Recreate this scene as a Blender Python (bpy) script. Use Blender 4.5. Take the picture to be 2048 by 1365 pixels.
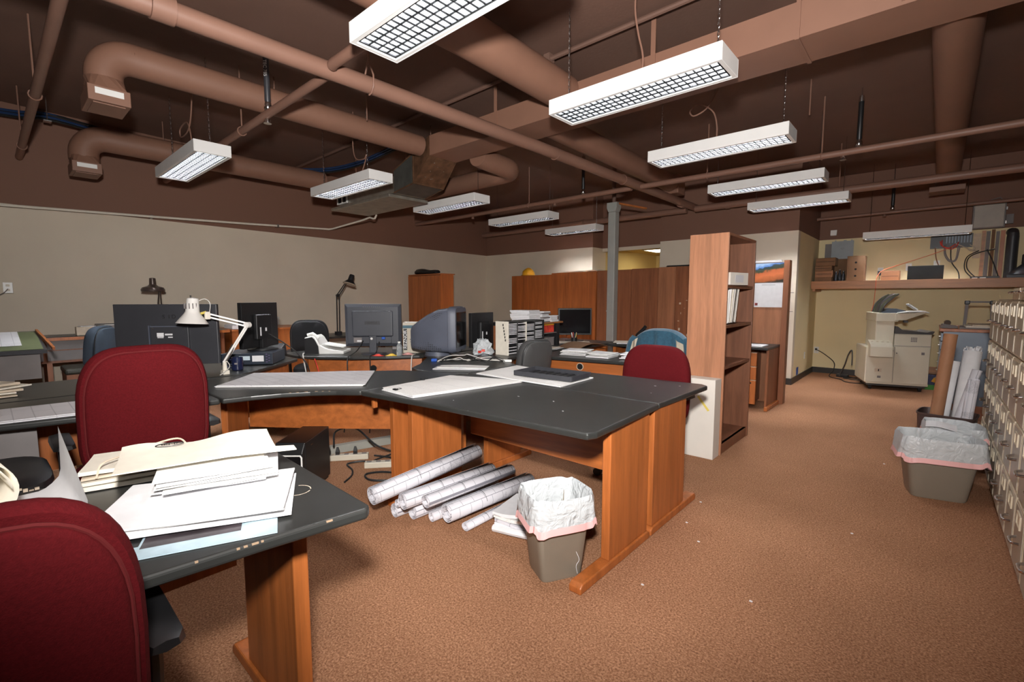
import bpy, bmesh, math, random
from mathutils import Vector, Matrix, noise
random.seed(7)
PI = math.pi
R = math.radians
sc = bpy.context.scene
for o in list(bpy.data.objects):
    bpy.data.objects.remove(o)
COL = sc.collection

# ------------------------------------------------------------------ camera, world, lights, exposure
cam = bpy.data.cameras.new('camera')
camo = bpy.data.objects.new('camera', cam)
COL.objects.link(camo)
cam.sensor_width = 36.0
cam.lens = 939.0 / 2048.0 * 36.0
cam.clip_start = 0.02
camo.location = (0, 0, 1.30)
camo.rotation_euler = (R(90 - 5.3), 0, R(41.7))
sc.camera = camo
sc.view_settings.view_transform = 'Standard'
sc.view_settings.look = 'None'
sc.view_settings.gamma = 1.0
sc.view_settings.use_curve_mapping = False
sc.view_settings.exposure = 0.12
world = bpy.data.worlds.new('world')
sc.world = world
world.use_nodes = True
world.node_tree.nodes['Background'].inputs[0].default_value = (0.9, 0.95, 1.0, 1)
world.node_tree.nodes['Background'].inputs[1].default_value = 0.3
TUBE_STRENGTH = 340.0


def light(name, kind, loc, energy, color=(1, 1, 1), rot=(0, 0, 0), **kw):
    l = bpy.data.lights.new(name, kind)
    l.energy = energy
    l.color = color
    for k, v in kw.items():
        setattr(l, k, v)
    o = bpy.data.objects.new(name, l)
    COL.objects.link(o)
    o.location = loc
    o.rotation_euler = rot
    return o


# the photographer's flash, on the camera's hot shoe, its head tilted up
light('camera_flash', 'SPOT', (0.0, -0.05, 1.68), 820, (1.0, 0.96, 0.93), (R(90 + 14), 0, R(41.7)), shadow_soft_size=0.07, spot_size=R(150), spot_blend=1.0)

# ------------------------------------------------------------------ materials
MATS = {}


def new_mat(name):
    m = bpy.data.materials.new(name)
    m.use_nodes = True
    nt = m.node_tree
    b = nt.nodes['Principled BSDF']
    return m, nt, b


def mat(name, col, rough=0.5, metal=0.0, var=0.08, scale=6.0, stretch=None, bump=0.0, bscale=60.0, spec=0.5, trans=0.0, sheen=0.0):
    """Principled material whose colour wanders by a noise texture."""
    if name in MATS:
        return MATS[name]
    m, nt, b = new_mat(name)
    n = nt.nodes
    l = nt.links
    tc = n.new('ShaderNodeTexCoord')
    mp = n.new('ShaderNodeMapping')
    l.new(tc.outputs['Object'], mp.inputs[0])
    if stretch:
        mp.inputs['Scale'].default_value = stretch
    nz = n.new('ShaderNodeTexNoise')
    nz.inputs['Scale'].default_value = scale
    nz.inputs['Detail'].default_value = 4
    l.new(mp.outputs[0], nz.inputs['Vector'])
    rp = n.new('ShaderNodeValToRGB')
    rp.color_ramp.elements[0].position = 0.3
    rp.color_ramp.elements[1].position = 0.7
    rp.color_ramp.elements[0].color = tuple(c * (1 - var) for c in col) + (1,)
    rp.color_ramp.elements[1].color = tuple(min(1, c * (1 + var)) for c in col) + (1,)
    l.new(nz.outputs[0], rp.inputs[0])
    l.new(rp.outputs[0], b.inputs['Base Color'])
    b.inputs['Roughness'].default_value = rough
    b.inputs['Metallic'].default_value = metal
    b.inputs['Specular IOR Level'].default_value = spec
    if trans:
        b.inputs['Transmission Weight'].default_value = trans
    if sheen:
        b.inputs['Sheen Weight'].default_value = sheen
    if bump:
        n2 = n.new('ShaderNodeTexNoise')
        n2.inputs['Scale'].default_value = bscale
        l.new(tc.outputs['Object'], n2.inputs['Vector'])
        bp = n.new('ShaderNodeBump')
        bp.inputs['Strength'].default_value = bump
        bp.inputs['Distance'].default_value = 0.01
        l.new(n2.outputs[0], bp.inputs['Height'])
        l.new(bp.outputs[0], b.inputs['Normal'])
    MATS[name] = m
    return m


def wood(name, col, axis=2, rough=0.4, dark=0.72):
    """straight-grained veneer, the grain running along one axis"""
    m, nt, b = new_mat(name)
    n = nt.nodes
    l = nt.links
    tc = n.new('ShaderNodeTexCoord')
    mp = n.new('ShaderNodeMapping')
    s = [9.0, 9.0, 9.0]
    s[axis] = 0.55
    mp.inputs['Scale'].default_value = s
    l.new(tc.outputs['Object'], mp.inputs[0])
    nz = n.new('ShaderNodeTexNoise')
    nz.inputs['Scale'].default_value = 2.2
    nz.inputs['Detail'].default_value = 7
    nz.inputs['Distortion'].default_value = 0.6
    l.new(mp.outputs[0], nz.inputs['Vector'])
    fine = n.new('ShaderNodeTexNoise')
    fine.inputs['Scale'].default_value = 18
    l.new(mp.outputs[0], fine.inputs['Vector'])
    mx = n.new('ShaderNodeMath')
    mx.operation = 'MULTIPLY_ADD'
    mx.inputs[1].default_value = 0.35
    l.new(fine.outputs[0], mx.inputs[0])
    l.new(nz.outputs[0], mx.inputs[2])
    rp = n.new('ShaderNodeValToRGB')
    rp.color_ramp.elements[0].position = 0.48
    rp.color_ramp.elements[1].position = 0.86
    rp.color_ramp.elements[0].color = tuple(c * dark for c in col) + (1,)
    rp.color_ramp.elements[1].color = tuple(min(1, c * 1.12) for c in col) + (1,)
    l.new(mx.outputs[0], rp.inputs[0])
    l.new(rp.outputs[0], b.inputs['Base Color'])
    b.inputs['Roughness'].default_value = rough
    MATS[name] = m
    return m


def two_tone_wall(name, low, high, z, rough=0.75):
    """painted drywall: one paint up to height z, the brown ceiling paint above"""
    m, nt, b = new_mat(name)
    n = nt.nodes
    l = nt.links
    g = n.new('ShaderNodeNewGeometry')
    sp = n.new('ShaderNodeSeparateXYZ')
    l.new(g.outputs['Position'], sp.inputs[0])
    gt = n.new('ShaderNodeMath')
    gt.operation = 'GREATER_THAN'
    gt.inputs[1].default_value = z
    l.new(sp.outputs[2], gt.inputs[0])
    nz = n.new('ShaderNodeTexNoise')
    nz.inputs['Scale'].default_value = 1.6
    nz.inputs['Detail'].default_value = 5
    l.new(g.outputs['Position'], nz.inputs['Vector'])
    rp = n.new('ShaderNodeValToRGB')
    rp.color_ramp.elements[0].position = 0.3
    rp.color_ramp.elements[1].position = 0.7
    rp.color_ramp.elements[0].color = tuple(c * .95 for c in low) + (1,)
    rp.color_ramp.elements[1].color = tuple(c * 1.04 for c in low) + (1,)
    l.new(nz.outputs[0], rp.inputs[0])
    mx = n.new('ShaderNodeMix')
    mx.data_type = 'RGBA'
    mx.inputs[7].default_value = tuple(high) + (1,)
    l.new(gt.outputs[0], mx.inputs[0])
    l.new(rp.outputs[0], mx.inputs[6])
    l.new(mx.outputs[2], b.inputs['Base Color'])
    b.inputs['Roughness'].default_value = rough
    n2 = n.new('ShaderNodeTexNoise')
    n2.inputs['Scale'].default_value = 90
    l.new(g.outputs['Position'], n2.inputs['Vector'])
    bp = n.new('ShaderNodeBump')
    bp.inputs['Strength'].default_value = 0.08
    bp.inputs['Distance'].default_value = 0.01
    l.new(n2.outputs[0], bp.inputs['Height'])
    l.new(bp.outputs[0], b.inputs['Normal'])
    MATS[name] = m
    return m


def carpet_mat():
    m, nt, b = new_mat('carpet')
    n = nt.nodes
    l = nt.links
    g = n.new('ShaderNodeNewGeometry')
    v = n.new('ShaderNodeTexVoronoi')
    v.inputs['Scale'].default_value = 150
    l.new(g.outputs['Position'], v.inputs['Vector'])
    nz = n.new('ShaderNodeTexNoise')
    nz.inputs['Scale'].default_value = 125
    nz.inputs['Detail'].default_value = 5
    nz.inputs['Roughness'].default_value = 0.75
    l.new(g.outputs['Position'], nz.inputs['Vector'])
    big = n.new('ShaderNodeTexNoise')
    big.inputs['Scale'].default_value = 1.4
    big.inputs['Detail'].default_value = 4
    l.new(g.outputs['Position'], big.inputs['Vector'])
    ad = n.new('ShaderNodeMath')
    ad.operation = 'MULTIPLY_ADD'
    ad.inputs[1].default_value = 0.12
    l.new(v.outputs['Distance'], ad.inputs[0])
    l.new(nz.outputs[0], ad.inputs[2])
    rp = n.new('ShaderNodeValToRGB')
    e = rp.color_ramp.elements
    e[0].position = 0.38
    e[1].position = 0.74
    e[0].color = (0.15, 0.068, 0.035, 1)
    e[1].color = (0.64, 0.355, 0.21, 1)
    mid = rp.color_ramp.elements.new(0.55)
    mid.color = (0.345, 0.168, 0.089, 1)
    l.new(ad.outputs[0], rp.inputs[0])
    mx = n.new('ShaderNodeMix')
    mx.data_type = 'RGBA'
    mx.blend_type = 'MULTIPLY'
    mx.inputs[0].default_value = 0.5
    r2 = n.new('ShaderNodeValToRGB')
    r2.color_ramp.elements[0].color = (0.62, 0.6, 0.58, 1)
    r2.color_ramp.elements[0].position = 0.3
    r2.color_ramp.elements[1].position = 0.65
    l.new(big.outputs[0], r2.inputs[0])
    l.new(rp.outputs[0], mx.inputs[6])
    l.new(r2.outputs[0], mx.inputs[7])
    l.new(mx.outputs[2], b.inputs['Base Color'])
    b.inputs['Roughness'].default_value = 0.95
    b.inputs['Specular IOR Level'].default_value = 0.1
    bp = n.new('ShaderNodeBump')
    bp.inputs['Strength'].default_value = 0.5
    bp.inputs['Distance'].default_value = 0.006
    l.new(ad.outputs[0], bp.inputs['Height'])
    l.new(bp.outputs[0], b.inputs['Normal'])
    MATS['carpet'] = m
    return m


def print_mat(name, paper=(0.82, 0.82, 0.84), ink=(0.10, 0.10, 0.13), scale=9.0, amount=0.5, rough=0.6):
    """drawing paper with thin printed line work"""
    m, nt, b = new_mat(name)
    n = nt.nodes
    l = nt.links
    tc = n.new('ShaderNodeTexCoord')
    br = n.new('ShaderNodeTexBrick')
    br.offset = 0.37
    br.squash = 1.6
    br.squash_frequency = 3
    br.inputs['Scale'].default_value = scale
    br.inputs['Mortar Size'].default_value = 0.012
    br.inputs['Mortar Smooth'].default_value = 0.0
    br.inputs['Brick Width'].default_value = 0.9
    br.inputs['Row Height'].default_value = 0.42
    br.inputs['Color1'].default_value = (1, 1, 1, 1)
    br.inputs['Color2'].default_value = (1, 1, 1, 1)
    br.inputs['Mortar'].default_value = (0, 0, 0, 1)
    l.new(tc.outputs['Object'], br.inputs['Vector'])
    wv = n.new('ShaderNodeTexWave')
    wv.inputs['Scale'].default_value = scale * 5
    wv.inputs['Distortion'].default_value = 9
    wv.inputs['Detail'].default_value = 3
    wv.inputs['Detail Scale'].default_value = 6
    l.new(tc.outputs['Object'], wv.inputs['Vector'])
    gt = n.new('ShaderNodeMath')
    gt.operation = 'LESS_THAN'
    gt.inputs[1].default_value = 0.16
    l.new(wv.outputs['Fac'], gt.inputs[0])
    nz = n.new('ShaderNodeTexNoise')
    nz.inputs['Scale'].default_value = scale * 0.55
    l.new(tc.outputs['Object'], nz.inputs['Vector'])
    g2 = n.new('ShaderNodeMath')
    g2.operation = 'GREATER_THAN'
    g2.inputs[1].default_value = 0.56
    l.new(nz.outputs[0], g2.inputs[0])
    mu = n.new('ShaderNodeMath')
    mu.operation = 'MULTIPLY'
    l.new(gt.outputs[0], mu.inputs[0])
    l.new(g2.outputs[0], mu.inputs[1])
    inv = n.new('ShaderNodeMath')
    inv.operation = 'SUBTRACT'
    inv.inputs[0].default_value = 1.0
    l.new(br.outputs['Color'], inv.inputs[1])
    mxx = n.new('ShaderNodeMath')
    mxx.operation = 'MAXIMUM'
    l.new(inv.outputs[0], mxx.inputs[0])
    l.new(mu.outputs[0], mxx.inputs[1])
    am = n.new('ShaderNodeMath')
    am.operation = 'MULTIPLY'
    am.inputs[1].default_value = amount
    l.new(mxx.outputs[0], am.inputs[0])
    mx = n.new('ShaderNodeMix')
    mx.data_type = 'RGBA'
    mx.inputs[6].default_value = paper + (1,)
    mx.inputs[7].default_value = ink + (1,)
    l.new(am.outputs[0], mx.inputs[0])
    l.new(mx.outputs[2], b.inputs['Base Color'])
    b.inputs['Roughness'].default_value = rough
    MATS[name] = m
    return m


def emit(name, col, strength):
    m, nt, b = new_mat(name)
    b.inputs['Base Color'].default_value = (0.9, 0.9, 0.9, 1)
    b.inputs['Emission Color'].default_value = col + (1,)
    b.inputs['Emission Strength'].default_value = strength
    MATS[name] = m
    return m


BROWN = (0.15, 0.083, 0.060)
M_ceil = mat('brown_ceiling_paint', BROWN, .7, var=.06, scale=2.5, bump=.08, bscale=40)
M_pipe = mat('brown_pipe_paint', (0.235, 0.125, 0.088), .5, var=.06, scale=5)
M_duct = mat('brown_duct_paint', (0.235, 0.120, 0.079), .55, var=.06, scale=4)
WALLC = (0.68, 0.60, 0.48)
M_wall = two_tone_wall('beige_and_brown_wall_paint', WALLC, (0.20, 0.100, 0.066), 2.272)
M_wall2 = two_tone_wall('lamp_tinted_two_tone_wall', (0.80, 0.68, 0.41), (0.20, 0.100, 0.066), 2.272)  # yellow cast of the lamps is put into the lower wall colour
M_wally = two_tone_wall('yellow_corridor_paint', (0.62, 0.47, 0.2), (0.62, 0.47, 0.2), 9)
M_carpet = carpet_mat()
M_base = mat('dark_baseboard_vinyl', (0.022, 0.017, 0.014), .45)
M_top = mat('charcoal_laminate', (0.026, 0.027, 0.0255), .36, var=.12, scale=9)
M_wood = wood('cherry_laminate', (0.42, 0.125, 0.03))
M_woodh = wood('cherry_laminate_flat', (0.42, 0.125, 0.03), axis=0)
M_walnut = wood('brown_laminate', (0.27, 0.098, 0.042))
M_walnutl = wood('worn_brown_laminate', (0.37, 0.155, 0.075))
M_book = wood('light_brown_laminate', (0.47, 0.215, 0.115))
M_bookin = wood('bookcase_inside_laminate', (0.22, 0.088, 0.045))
M_shelf = wood('orange_shelf_board', (0.42, 0.17, 0.055), axis=0)
M_red = mat('maroon_fabric', (0.085, 0.0055, 0.0075), .9, var=.14, scale=160, bump=.2, bscale=420, spec=.1)
M_redp = mat('maroon_piping', (0.105, 0.011, 0.012), .85, spec=.2)
M_blackf = mat('black_chair_fabric', (0.012, 0.012, 0.013), .85, spec=.2)
M_bluef = mat('slate_chair_fabric', (0.045, 0.062, 0.085), .8, spec=.2)
M_greyf = mat('grey_chair_shell', (0.05, 0.05, 0.05), .6)
M_blk = mat('black_plastic', (0.011, 0.011, 0.012), .42, var=.1)
M_blk2 = mat('dark_grey_plastic', (0.035, 0.036, 0.042), .42, var=.08)
M_mon = mat('slate_monitor_plastic', (0.05, 0.054, 0.066), .45)
M_crt = mat('blue_grey_crt_plastic', (0.088, 0.098, 0.13), .5)
M_vent = mat('perforated_vent', (0.03, 0.033, 0.042), .6, var=.9, scale=140)
M_scr = mat('dark_screen_glass', (0.006, 0.006, 0.007), .12)
M_white = mat('white_enamel', (0.80, 0.80, 0.77), .35, var=.03)
M_fix = mat('white_fixture_enamel', (0.80, 0.80, 0.78), .4, var=.02)
M_lampw = mat('white_lamp_enamel', (0.82, 0.8, 0.76), .3, var=.03)
M_paper = mat('white_paper', (0.76, 0.76, 0.775), .7, var=.04, scale=20)
M_paperw = mat('cream_paper', (0.76, 0.71, 0.605), .7, var=.05, scale=20)
M_papert = mat('tan_paper', (0.62, 0.52, 0.40), .7, var=.12, scale=20)
M_draw = print_mat('printed_plan', scale=6.0, amount=.3)
M_draw2 = print_mat('faint_printed_plan', scale=2.4, amount=.13, paper=(.82, .81, .78))
M_drawr = print_mat('printed_plan_roll', scale=11.0, amount=.8, paper=(.66, .65, .69))
M_card = mat('brown_cardboard', (0.19, 0.10, 0.048), .8, var=.1)
M_tubec = mat('kraft_tube', (0.33, 0.155, 0.075), .7, var=.08)
M_box = mat('white_carton', (0.74, 0.70, 0.63), .6, var=.05, scale=3)
M_steel = mat('bright_steel', (0.62, 0.62, 0.62), .22, metal=1.0)
M_alu = mat('specular_aluminium', (0.74, 0.75, 0.77), .28, metal=.92, var=.02)
M_cellshade = mat('louver_cell_shade', (0.0028, 0.0028, 0.003), .6, spec=0.1)  # shade of the unlit cell sides, painted black along the blade bottoms
M_galv = mat('galvanised_sheet', (0.30, 0.28, 0.235), .42, metal=.55, var=.2, scale=9)
M_galvd = mat('dull_galvanised_sheet', (0.10, 0.105, 0.095), .5, metal=.4, var=.25, scale=7)
M_rust = mat('rusty_sheet', (0.135, 0.068, 0.035), .6, metal=.3, var=.4, scale=12)
M_grey = mat('grey_post_paint', (0.34, 0.35, 0.325), .5, var=.05)
M_greyw = mat('grey_painted_wood', (0.20, 0.18, 0.175), .6, var=.1)
M_beigem = mat('beige_cabinet_steel', (0.74, 0.66, 0.50), .4, var=.04)
M_beigeg = mat('grey_beige_drawer_front', (0.52, 0.475, 0.39), .35, metal=.1, var=.05)
M_cop = mat('ivory_copier_plastic', (0.66, 0.61, 0.48), .45, var=.03)
M_copg = mat('dark_copier_plastic', (0.07, 0.065, 0.062), .4)
M_bin = mat('taupe_bin_plastic', (0.235, 0.20, 0.155), .42, var=.05)
M_bing = mat('grey_bin_plastic', (0.075, 0.085, 0.09), .45)
M_binb = mat('brown_bin_plastic', (0.06, 0.036, 0.032), .45)
M_pink = mat('pink_drawstring_plastic', (0.85, 0.48, 0.47), .4, var=.08)
M_blue = mat('blue_plastic', (0.02, 0.09, 0.42), .4)
M_bluec = mat('blue_cable_jacket', (0.012, 0.035, 0.10), .45)
M_navy = mat('navy_glazed_mug', (0.012, 0.017, 0.05), .2)
M_yellow = mat('yellow_hardhat', (0.80, 0.40, 0.02), .3)
M_orange = mat('orange_cord', (0.75, 0.14, 0.06), .5)
M_jacket = mat('teal_blue_fleece', (0.036, 0.098, 0.145), .95, var=.16, scale=40, bump=.3, bscale=150, spec=.1, sheen=.3)
M_lining = mat('beige_lining', (0.55, 0.49, 0.38), .8)
M_bluegrey = mat('blue_grey_steel', (0.115, 0.145, 0.185), .38, metal=.2)
M_matte = mat('matte_black', (0.006, 0.006, 0.006), .85, spec=.15)
M_chip = mat('bare_laminate_core', (0.36, 0.25, 0.16), .8)
M_hole = mat('dark_void', (0.004, 0.004, 0.004), .9)
M_green = mat('green_box', (0.05, 0.28, 0.03), .5)
M_matg = mat('olive_cutting_mat', (0.135, 0.16, 0.075), .6)
M_bronze = mat('bronze_lamp_enamel', (0.085, 0.062, 0.052), .28, metal=.4)
M_redb = mat('red_print', (0.62, 0.05, 0.03), .5, var=.5, scale=14)
M_tape = mat('yellow_tape', (0.72, 0.58, 0.12), .5)
M_rubber = mat('cable_black_rubber', (0.010, 0.010, 0.010), .55)
M_cablew = mat('white_cable', (0.6, 0.58, 0.54), .5)
M_teal = mat('dark_teal_print', (0.02, 0.09, 0.13), .5)
M_raceway = mat('grey_raceway', (0.27, 0.27, 0.235), .5)
M_strip = mat('ivory_power_strip', (0.58, 0.54, 0.44), .45)
M_tubeglow = emit('fluorescent_glow', (0.95, 0.96, 1.0), TUBE_STRENGTH)
M_tubedim = emit('dim_fluorescent_glow', (0.95, 0.95, 1.0), TUBE_STRENGTH * .35)
M_tubeoff = emit('weak_fluorescent_glow', (0.95, 0.97, 1.0), TUBE_STRENGTH * .28)
M_panelglow = emit('corridor_panel_glow', (1.0, 0.93, 0.7), 9.0)


def bag_mat():
    m, nt, b = new_mat('white_bin_liner')
    n = nt.nodes
    l = nt.links
    b.inputs['Base Color'].default_value = (0.80, 0.84, 0.86, 1)
    b.inputs['Roughness'].default_value = 0.32
    b.inputs['Transmission Weight'].default_value = 0.0
    tr = n.new('ShaderNodeBsdfTranslucent')
    tr.inputs[0].default_value = (0.8, 0.86, 0.9, 1)
    ms = n.new('ShaderNodeMixShader')
    ms.inputs[0].default_value = 0.35
    l.new(b.outputs[0], ms.inputs[1])
    l.new(tr.outputs[0], ms.inputs[2])
    l.new(ms.outputs[0], n['Material Output'].inputs[0])
    tc = n.new('ShaderNodeTexCoord')
    nz = n.new('ShaderNodeTexNoise')
    nz.inputs['Scale'].default_value = 16
    nz.inputs['Detail'].default_value = 3
    nz.inputs['Distortion'].default_value = 1.2
    l.new(tc.outputs['Object'], nz.inputs['Vector'])
    bp = n.new('ShaderNodeBump')
    bp.inputs['Strength'].default_value = 0.7
    bp.inputs['Distance'].default_value = 0.03
    l.new(nz.outputs[0], bp.inputs['Height'])
    l.new(bp.outputs[0], b.inputs['Normal'])
    MATS['bag'] = m
    return m


M_bag = bag_mat()


def landscape_mat():
    """calendar picture: blue sky, dark spruces, orange scree slope"""
    m, nt, b = new_mat('calendar_picture_print')
    n = nt.nodes
    l = nt.links
    tc = n.new('ShaderNodeTexCoord')
    sp = n.new('ShaderNodeSeparateXYZ')
    l.new(tc.outputs['Generated'], sp.inputs[0])
    nz = n.new('ShaderNodeTexNoise')
    nz.inputs['Scale'].default_value = 5
    nz.inputs['Detail'].default_value = 6
    l.new(tc.outputs['Generated'], nz.inputs['Vector'])
    ma = n.new('ShaderNodeMath')
    ma.operation = 'MULTIPLY_ADD'
    ma.inputs[1].default_value = -0.28
    l.new(sp.outputs[0], ma.inputs[0])
    l.new(sp.outputs[2], ma.inputs[2])
    m2 = n.new('ShaderNodeMath')
    m2.operation = 'MULTIPLY_ADD'
    m2.inputs[1].default_value = 0.35
    l.new(nz.outputs[0], m2.inputs[0])
    l.new(ma.outputs[0], m2.inputs[2])
    rp = n.new('ShaderNodeValToRGB')
    e = rp.color_ramp.elements
    e[0].position = 0.0
    e[0].color = (0.03, 0.025, 0.015, 1)
    e[1].position = 1.0
    e[1].color = (0.35, 0.5, 0.7, 1)
    for p, c in ((.14, (.35, .10, .03, 1)), (.4, (.62, .17, .06, 1)), (.62, (.5, .13, .045, 1)), (.70, (.05, .06, .03, 1)), (.84, (.03, .05, .06, 1)), (.88, (.08, .2, .5, 1))):
        q = e.new(p)
        q.color = c
    l.new(m2.outputs[0], rp.inputs[0])
    l.new(rp.outputs[0], b.inputs['Base Color'])
    b.inputs['Roughness'].default_value = 0.35
    return m


M_land = landscape_mat()


# ------------------------------------------------------------------ mesh helpers
class MB:
    def __init__(s):
        s.v = []
        s.f = []

    def add(s, vs, fs):
        b = len(s.v)
        s.v += [tuple(p) for p in vs]
        s.f += [tuple(i + b for i in f) for f in fs]
        return s

    def box(s, x0, x1, y0, y1, z0, z1, rot=None, about=None):
        vs = [Vector(p) for p in ((x0, y0, z0), (x1, y0, z0), (x1, y1, z0), (x0, y1, z0), (x0, y0, z1), (x1, y0, z1), (x1, y1, z1), (x0, y1, z1))]
        if rot is not None:
            c = Vector(about) if about is not None else Vector(((x0 + x1) / 2, (y0 + y1) / 2, (z0 + z1) / 2))
            vs = [c + rot @ (p - c) for p in vs]
        return s.add(vs, [(0, 3, 2, 1), (4, 5, 6, 7), (0, 1, 5, 4), (1, 2, 6, 5), (2, 3, 7, 6), (3, 0, 4, 7)])

    def cbox(s, c, d, rot=None):
        x, y, z = c
        a, b, e = d[0] / 2, d[1] / 2, d[2] / 2
        return s.box(x - a, x + a, y - b, y + b, z - e, z + e, rot)

    def bar(s, p, q, w, h=None, up=(0, 0, 1)):
        """rectangular bar from p to q"""
        p, q = Vector(p), Vector(q)
        h = h or w
        d = (q - p).normalized()
        u = Vector(up)
        if abs(d.dot(u)) > .95:
            u = Vector((0, 1, 0))
        a = d.cross(u).normalized() * w / 2
        b = a.cross(d).normalized() * h / 2
        vs = [e + i * a + j * b for e in (p, q) for i, j in ((-1, -1), (1, -1), (1, 1), (-1, 1))]
        return s.add(vs, [(3, 2, 1, 0), (4, 5, 6, 7), (0, 1, 5, 4), (1, 2, 6, 5), (2, 3, 7, 6), (3, 0, 4, 7)])

    def prism(s, poly, z0, z1):
        n = len(poly)
        a = sum(poly[i][0] * poly[(i + 1) % n][1] - poly[(i + 1) % n][0] * poly[i][1] for i in range(n))
        if a < 0:
            poly = poly[::-1]
        vs = [(x, y, z0) for x, y in poly] + [(x, y, z1) for x, y in poly]
        fs = [tuple(range(n - 1, -1, -1)), tuple(range(n, 2 * n))]
        fs += [(i, (i + 1) % n, n + (i + 1) % n, n + i) for i in range(n)]
        return s.add(vs, fs)

    def loft(s, rings, cap0=True, cap1=True):
        n = len(rings[0])
        vs = [p for r in rings for p in r]
        fs = []
        for k in range(len(rings) - 1):
            for i in range(n):
                j = (i + 1) % n
                fs.append((k * n + i, k * n + j, (k + 1) * n + j, (k + 1) * n + i))
        if cap0:
            fs.append(tuple(range(n - 1, -1, -1)))
        if cap1:
            b = (len(rings) - 1) * n
            fs.append(tuple(range(b, b + n)))
        return s.add(vs, fs)

    def lathe(s, prof, n=20, c=(0, 0, 0), m=None, cap0=True, cap1=True):
        """profile of (radius, height) turned about z, then placed by matrix m"""
        rings = []
        for r, z in prof:
            ring = [Vector((r * math.cos(2 * PI * i / n), r * math.sin(2 * PI * i / n), z)) for i in range(n)]
            if m is not None:
                ring = [m @ p for p in ring]
            rings.append([p + Vector(c) for p in ring])
        return s.loft(rings, cap0, cap1)

    def tube(s, pts, r, n=8, cap=True):
        pts = [Vector(p) for p in pts]
        rr = r if isinstance(r, (list, tuple)) else [r] * len(pts)
        rings = []
        prev = None
        for k, p in enumerate(pts):
            if k == 0:
                d = pts[1] - p
            elif k == len(pts) - 1:
                d = p - pts[k - 1]
            else:
                d = (pts[k + 1] - p).normalized() + (p - pts[k - 1]).normalized()
            d.normalize()
            if prev is None:
                a = d.orthogonal().normalized()
            else:
                a = prev - d * prev.dot(d)
                a = a.normalized() if a.length > 1e-6 else d.orthogonal().normalized()
            prev = a
            b = d.cross(a)
            rings.append([p + rr[k] * (a * math.cos(2 * PI * i / n) + b * math.sin(2 * PI * i / n)) for i in range(n)])
        return s.loft(rings, cap, cap)

    def disc(s, c, r, nrm, n=14):
        m = Vector(nrm).to_track_quat('Z', 'Y').to_matrix()
        vs = [Vector(c) + m @ Vector((r * math.cos(2 * PI * i / n), r * math.sin(2 * PI * i / n), 0)) for i in range(n)]
        return s.add(vs, [tuple(range(n))])

    def grid(s, nu, nv, fn, thick=0.0, nrm=None):
        """open sheet fn(u,v) with u,v in 0..1; with thick it becomes a solid skin"""
        vs = [Vector(fn(i / nu, j / nv)) for j in range(nv + 1) for i in range(nu + 1)]
        w = nu + 1
        fs = [(j * w + i, j * w + i + 1, (j + 1) * w + i + 1, (j + 1) * w + i) for j in range(nv) for i in range(nu)]
        if not thick:
            return s.add(vs, fs)
        N = len(vs)
        t = Vector(nrm if nrm is not None else (0, 0, -1)) * thick
        vs2 = vs + [p + t for p in vs]
        f2 = fs + [tuple(N + i for i in f[::-1]) for f in fs]
        edge = [i for i in range(w)] + [j * w + nu for j in range(1, nv + 1)] + [nv * w + i for i in range(nu - 1, -1, -1)] + [j * w for j in range(nv - 1, 0, -1)]
        for k in range(len(edge)):
            a, b = edge[k], edge[(k + 1) % len(edge)]
            f2.append((b, a, N + a, N + b))
        return s.add(vs2, f2)

    def mesh(s, name):
        me = bpy.data.meshes.new(name)
        me.from_pydata(s.v, [], s.f)
        me.update()
        return me


def obj(name, mb, m, parent=None, smooth=False, bevel=0.0, seg=2, loc=None, rot=None):
    me = mb.mesh(name) if isinstance(mb, MB) else mb
    me.materials.clear()
    me.materials.append(m)
    o = bpy.data.objects.new(name, me)
    COL.objects.link(o)
    if parent is not None:
        o.parent = parent
    if loc is not None:
        o.location = loc
    if rot is not None:
        o.rotation_euler = rot
    if smooth:
        me.polygons.foreach_set('use_smooth', [True] * len(me.polygons))
        try:
            me.set_sharp_from_angle(angle=R(38))
        except Exception:
            pass
    if bevel:
        b = o.modifiers.new('bevel', 'BEVEL')
        b.width = bevel
        b.segments = seg
        b.limit_method = 'ANGLE'
        b.angle_limit = R(35)
    return o


def tag(o, label, cat, group=None, kind=None):
    o['label'] = label
    o['category'] = cat
    if group:
        o['group'] = group
    if kind:
        o['kind'] = kind
    return o


def thing(name, label, cat, loc=(0, 0, 0), rz=0.0, group=None):
    o = bpy.data.objects.new(name, None)
    o.empty_display_size = 0.1
    COL.objects.link(o)
    o.location = loc
    o.rotation_euler = (0, 0, rz)
    return tag(o, label, cat, group)


def struct(name, mb, m, parent=None, **k):
    o = obj(name, mb, m, parent, **k)
    if parent is None:
        o['kind'] = 'structure'
    return o


def copy_tree(src, parent=None):
    c = src.copy()
    COL.objects.link(c)
    c.parent = parent
    for ch in [x for x in bpy.data.objects if x.parent == src]:
        copy_tree(ch, c)
    return c


def bx(x0, x1, y0, y1, z0, z1):
    return MB().box(x0, x1, y0, y1, z0, z1)


def lettering(body, size, m, parent, loc, rot, name='lettering', depth=0.0006):
    cu = bpy.data.curves.new('txt', 'FONT')
    cu.body = body
    cu.size = size
    cu.align_x = 'CENTER'
    cu.align_y = 'CENTER'
    cu.extrude = depth
    t = bpy.data.objects.new('txt', cu)
    COL.objects.link(t)
    dg = bpy.context.evaluated_depsgraph_get()
    dg.update()
    me = bpy.data.meshes.new_from_object(t.evaluated_get(dg))
    bpy.data.objects.remove(t)
    bpy.data.curves.remove(cu)
    return obj(name, me, m, parent, loc=loc, rot=rot)


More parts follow.
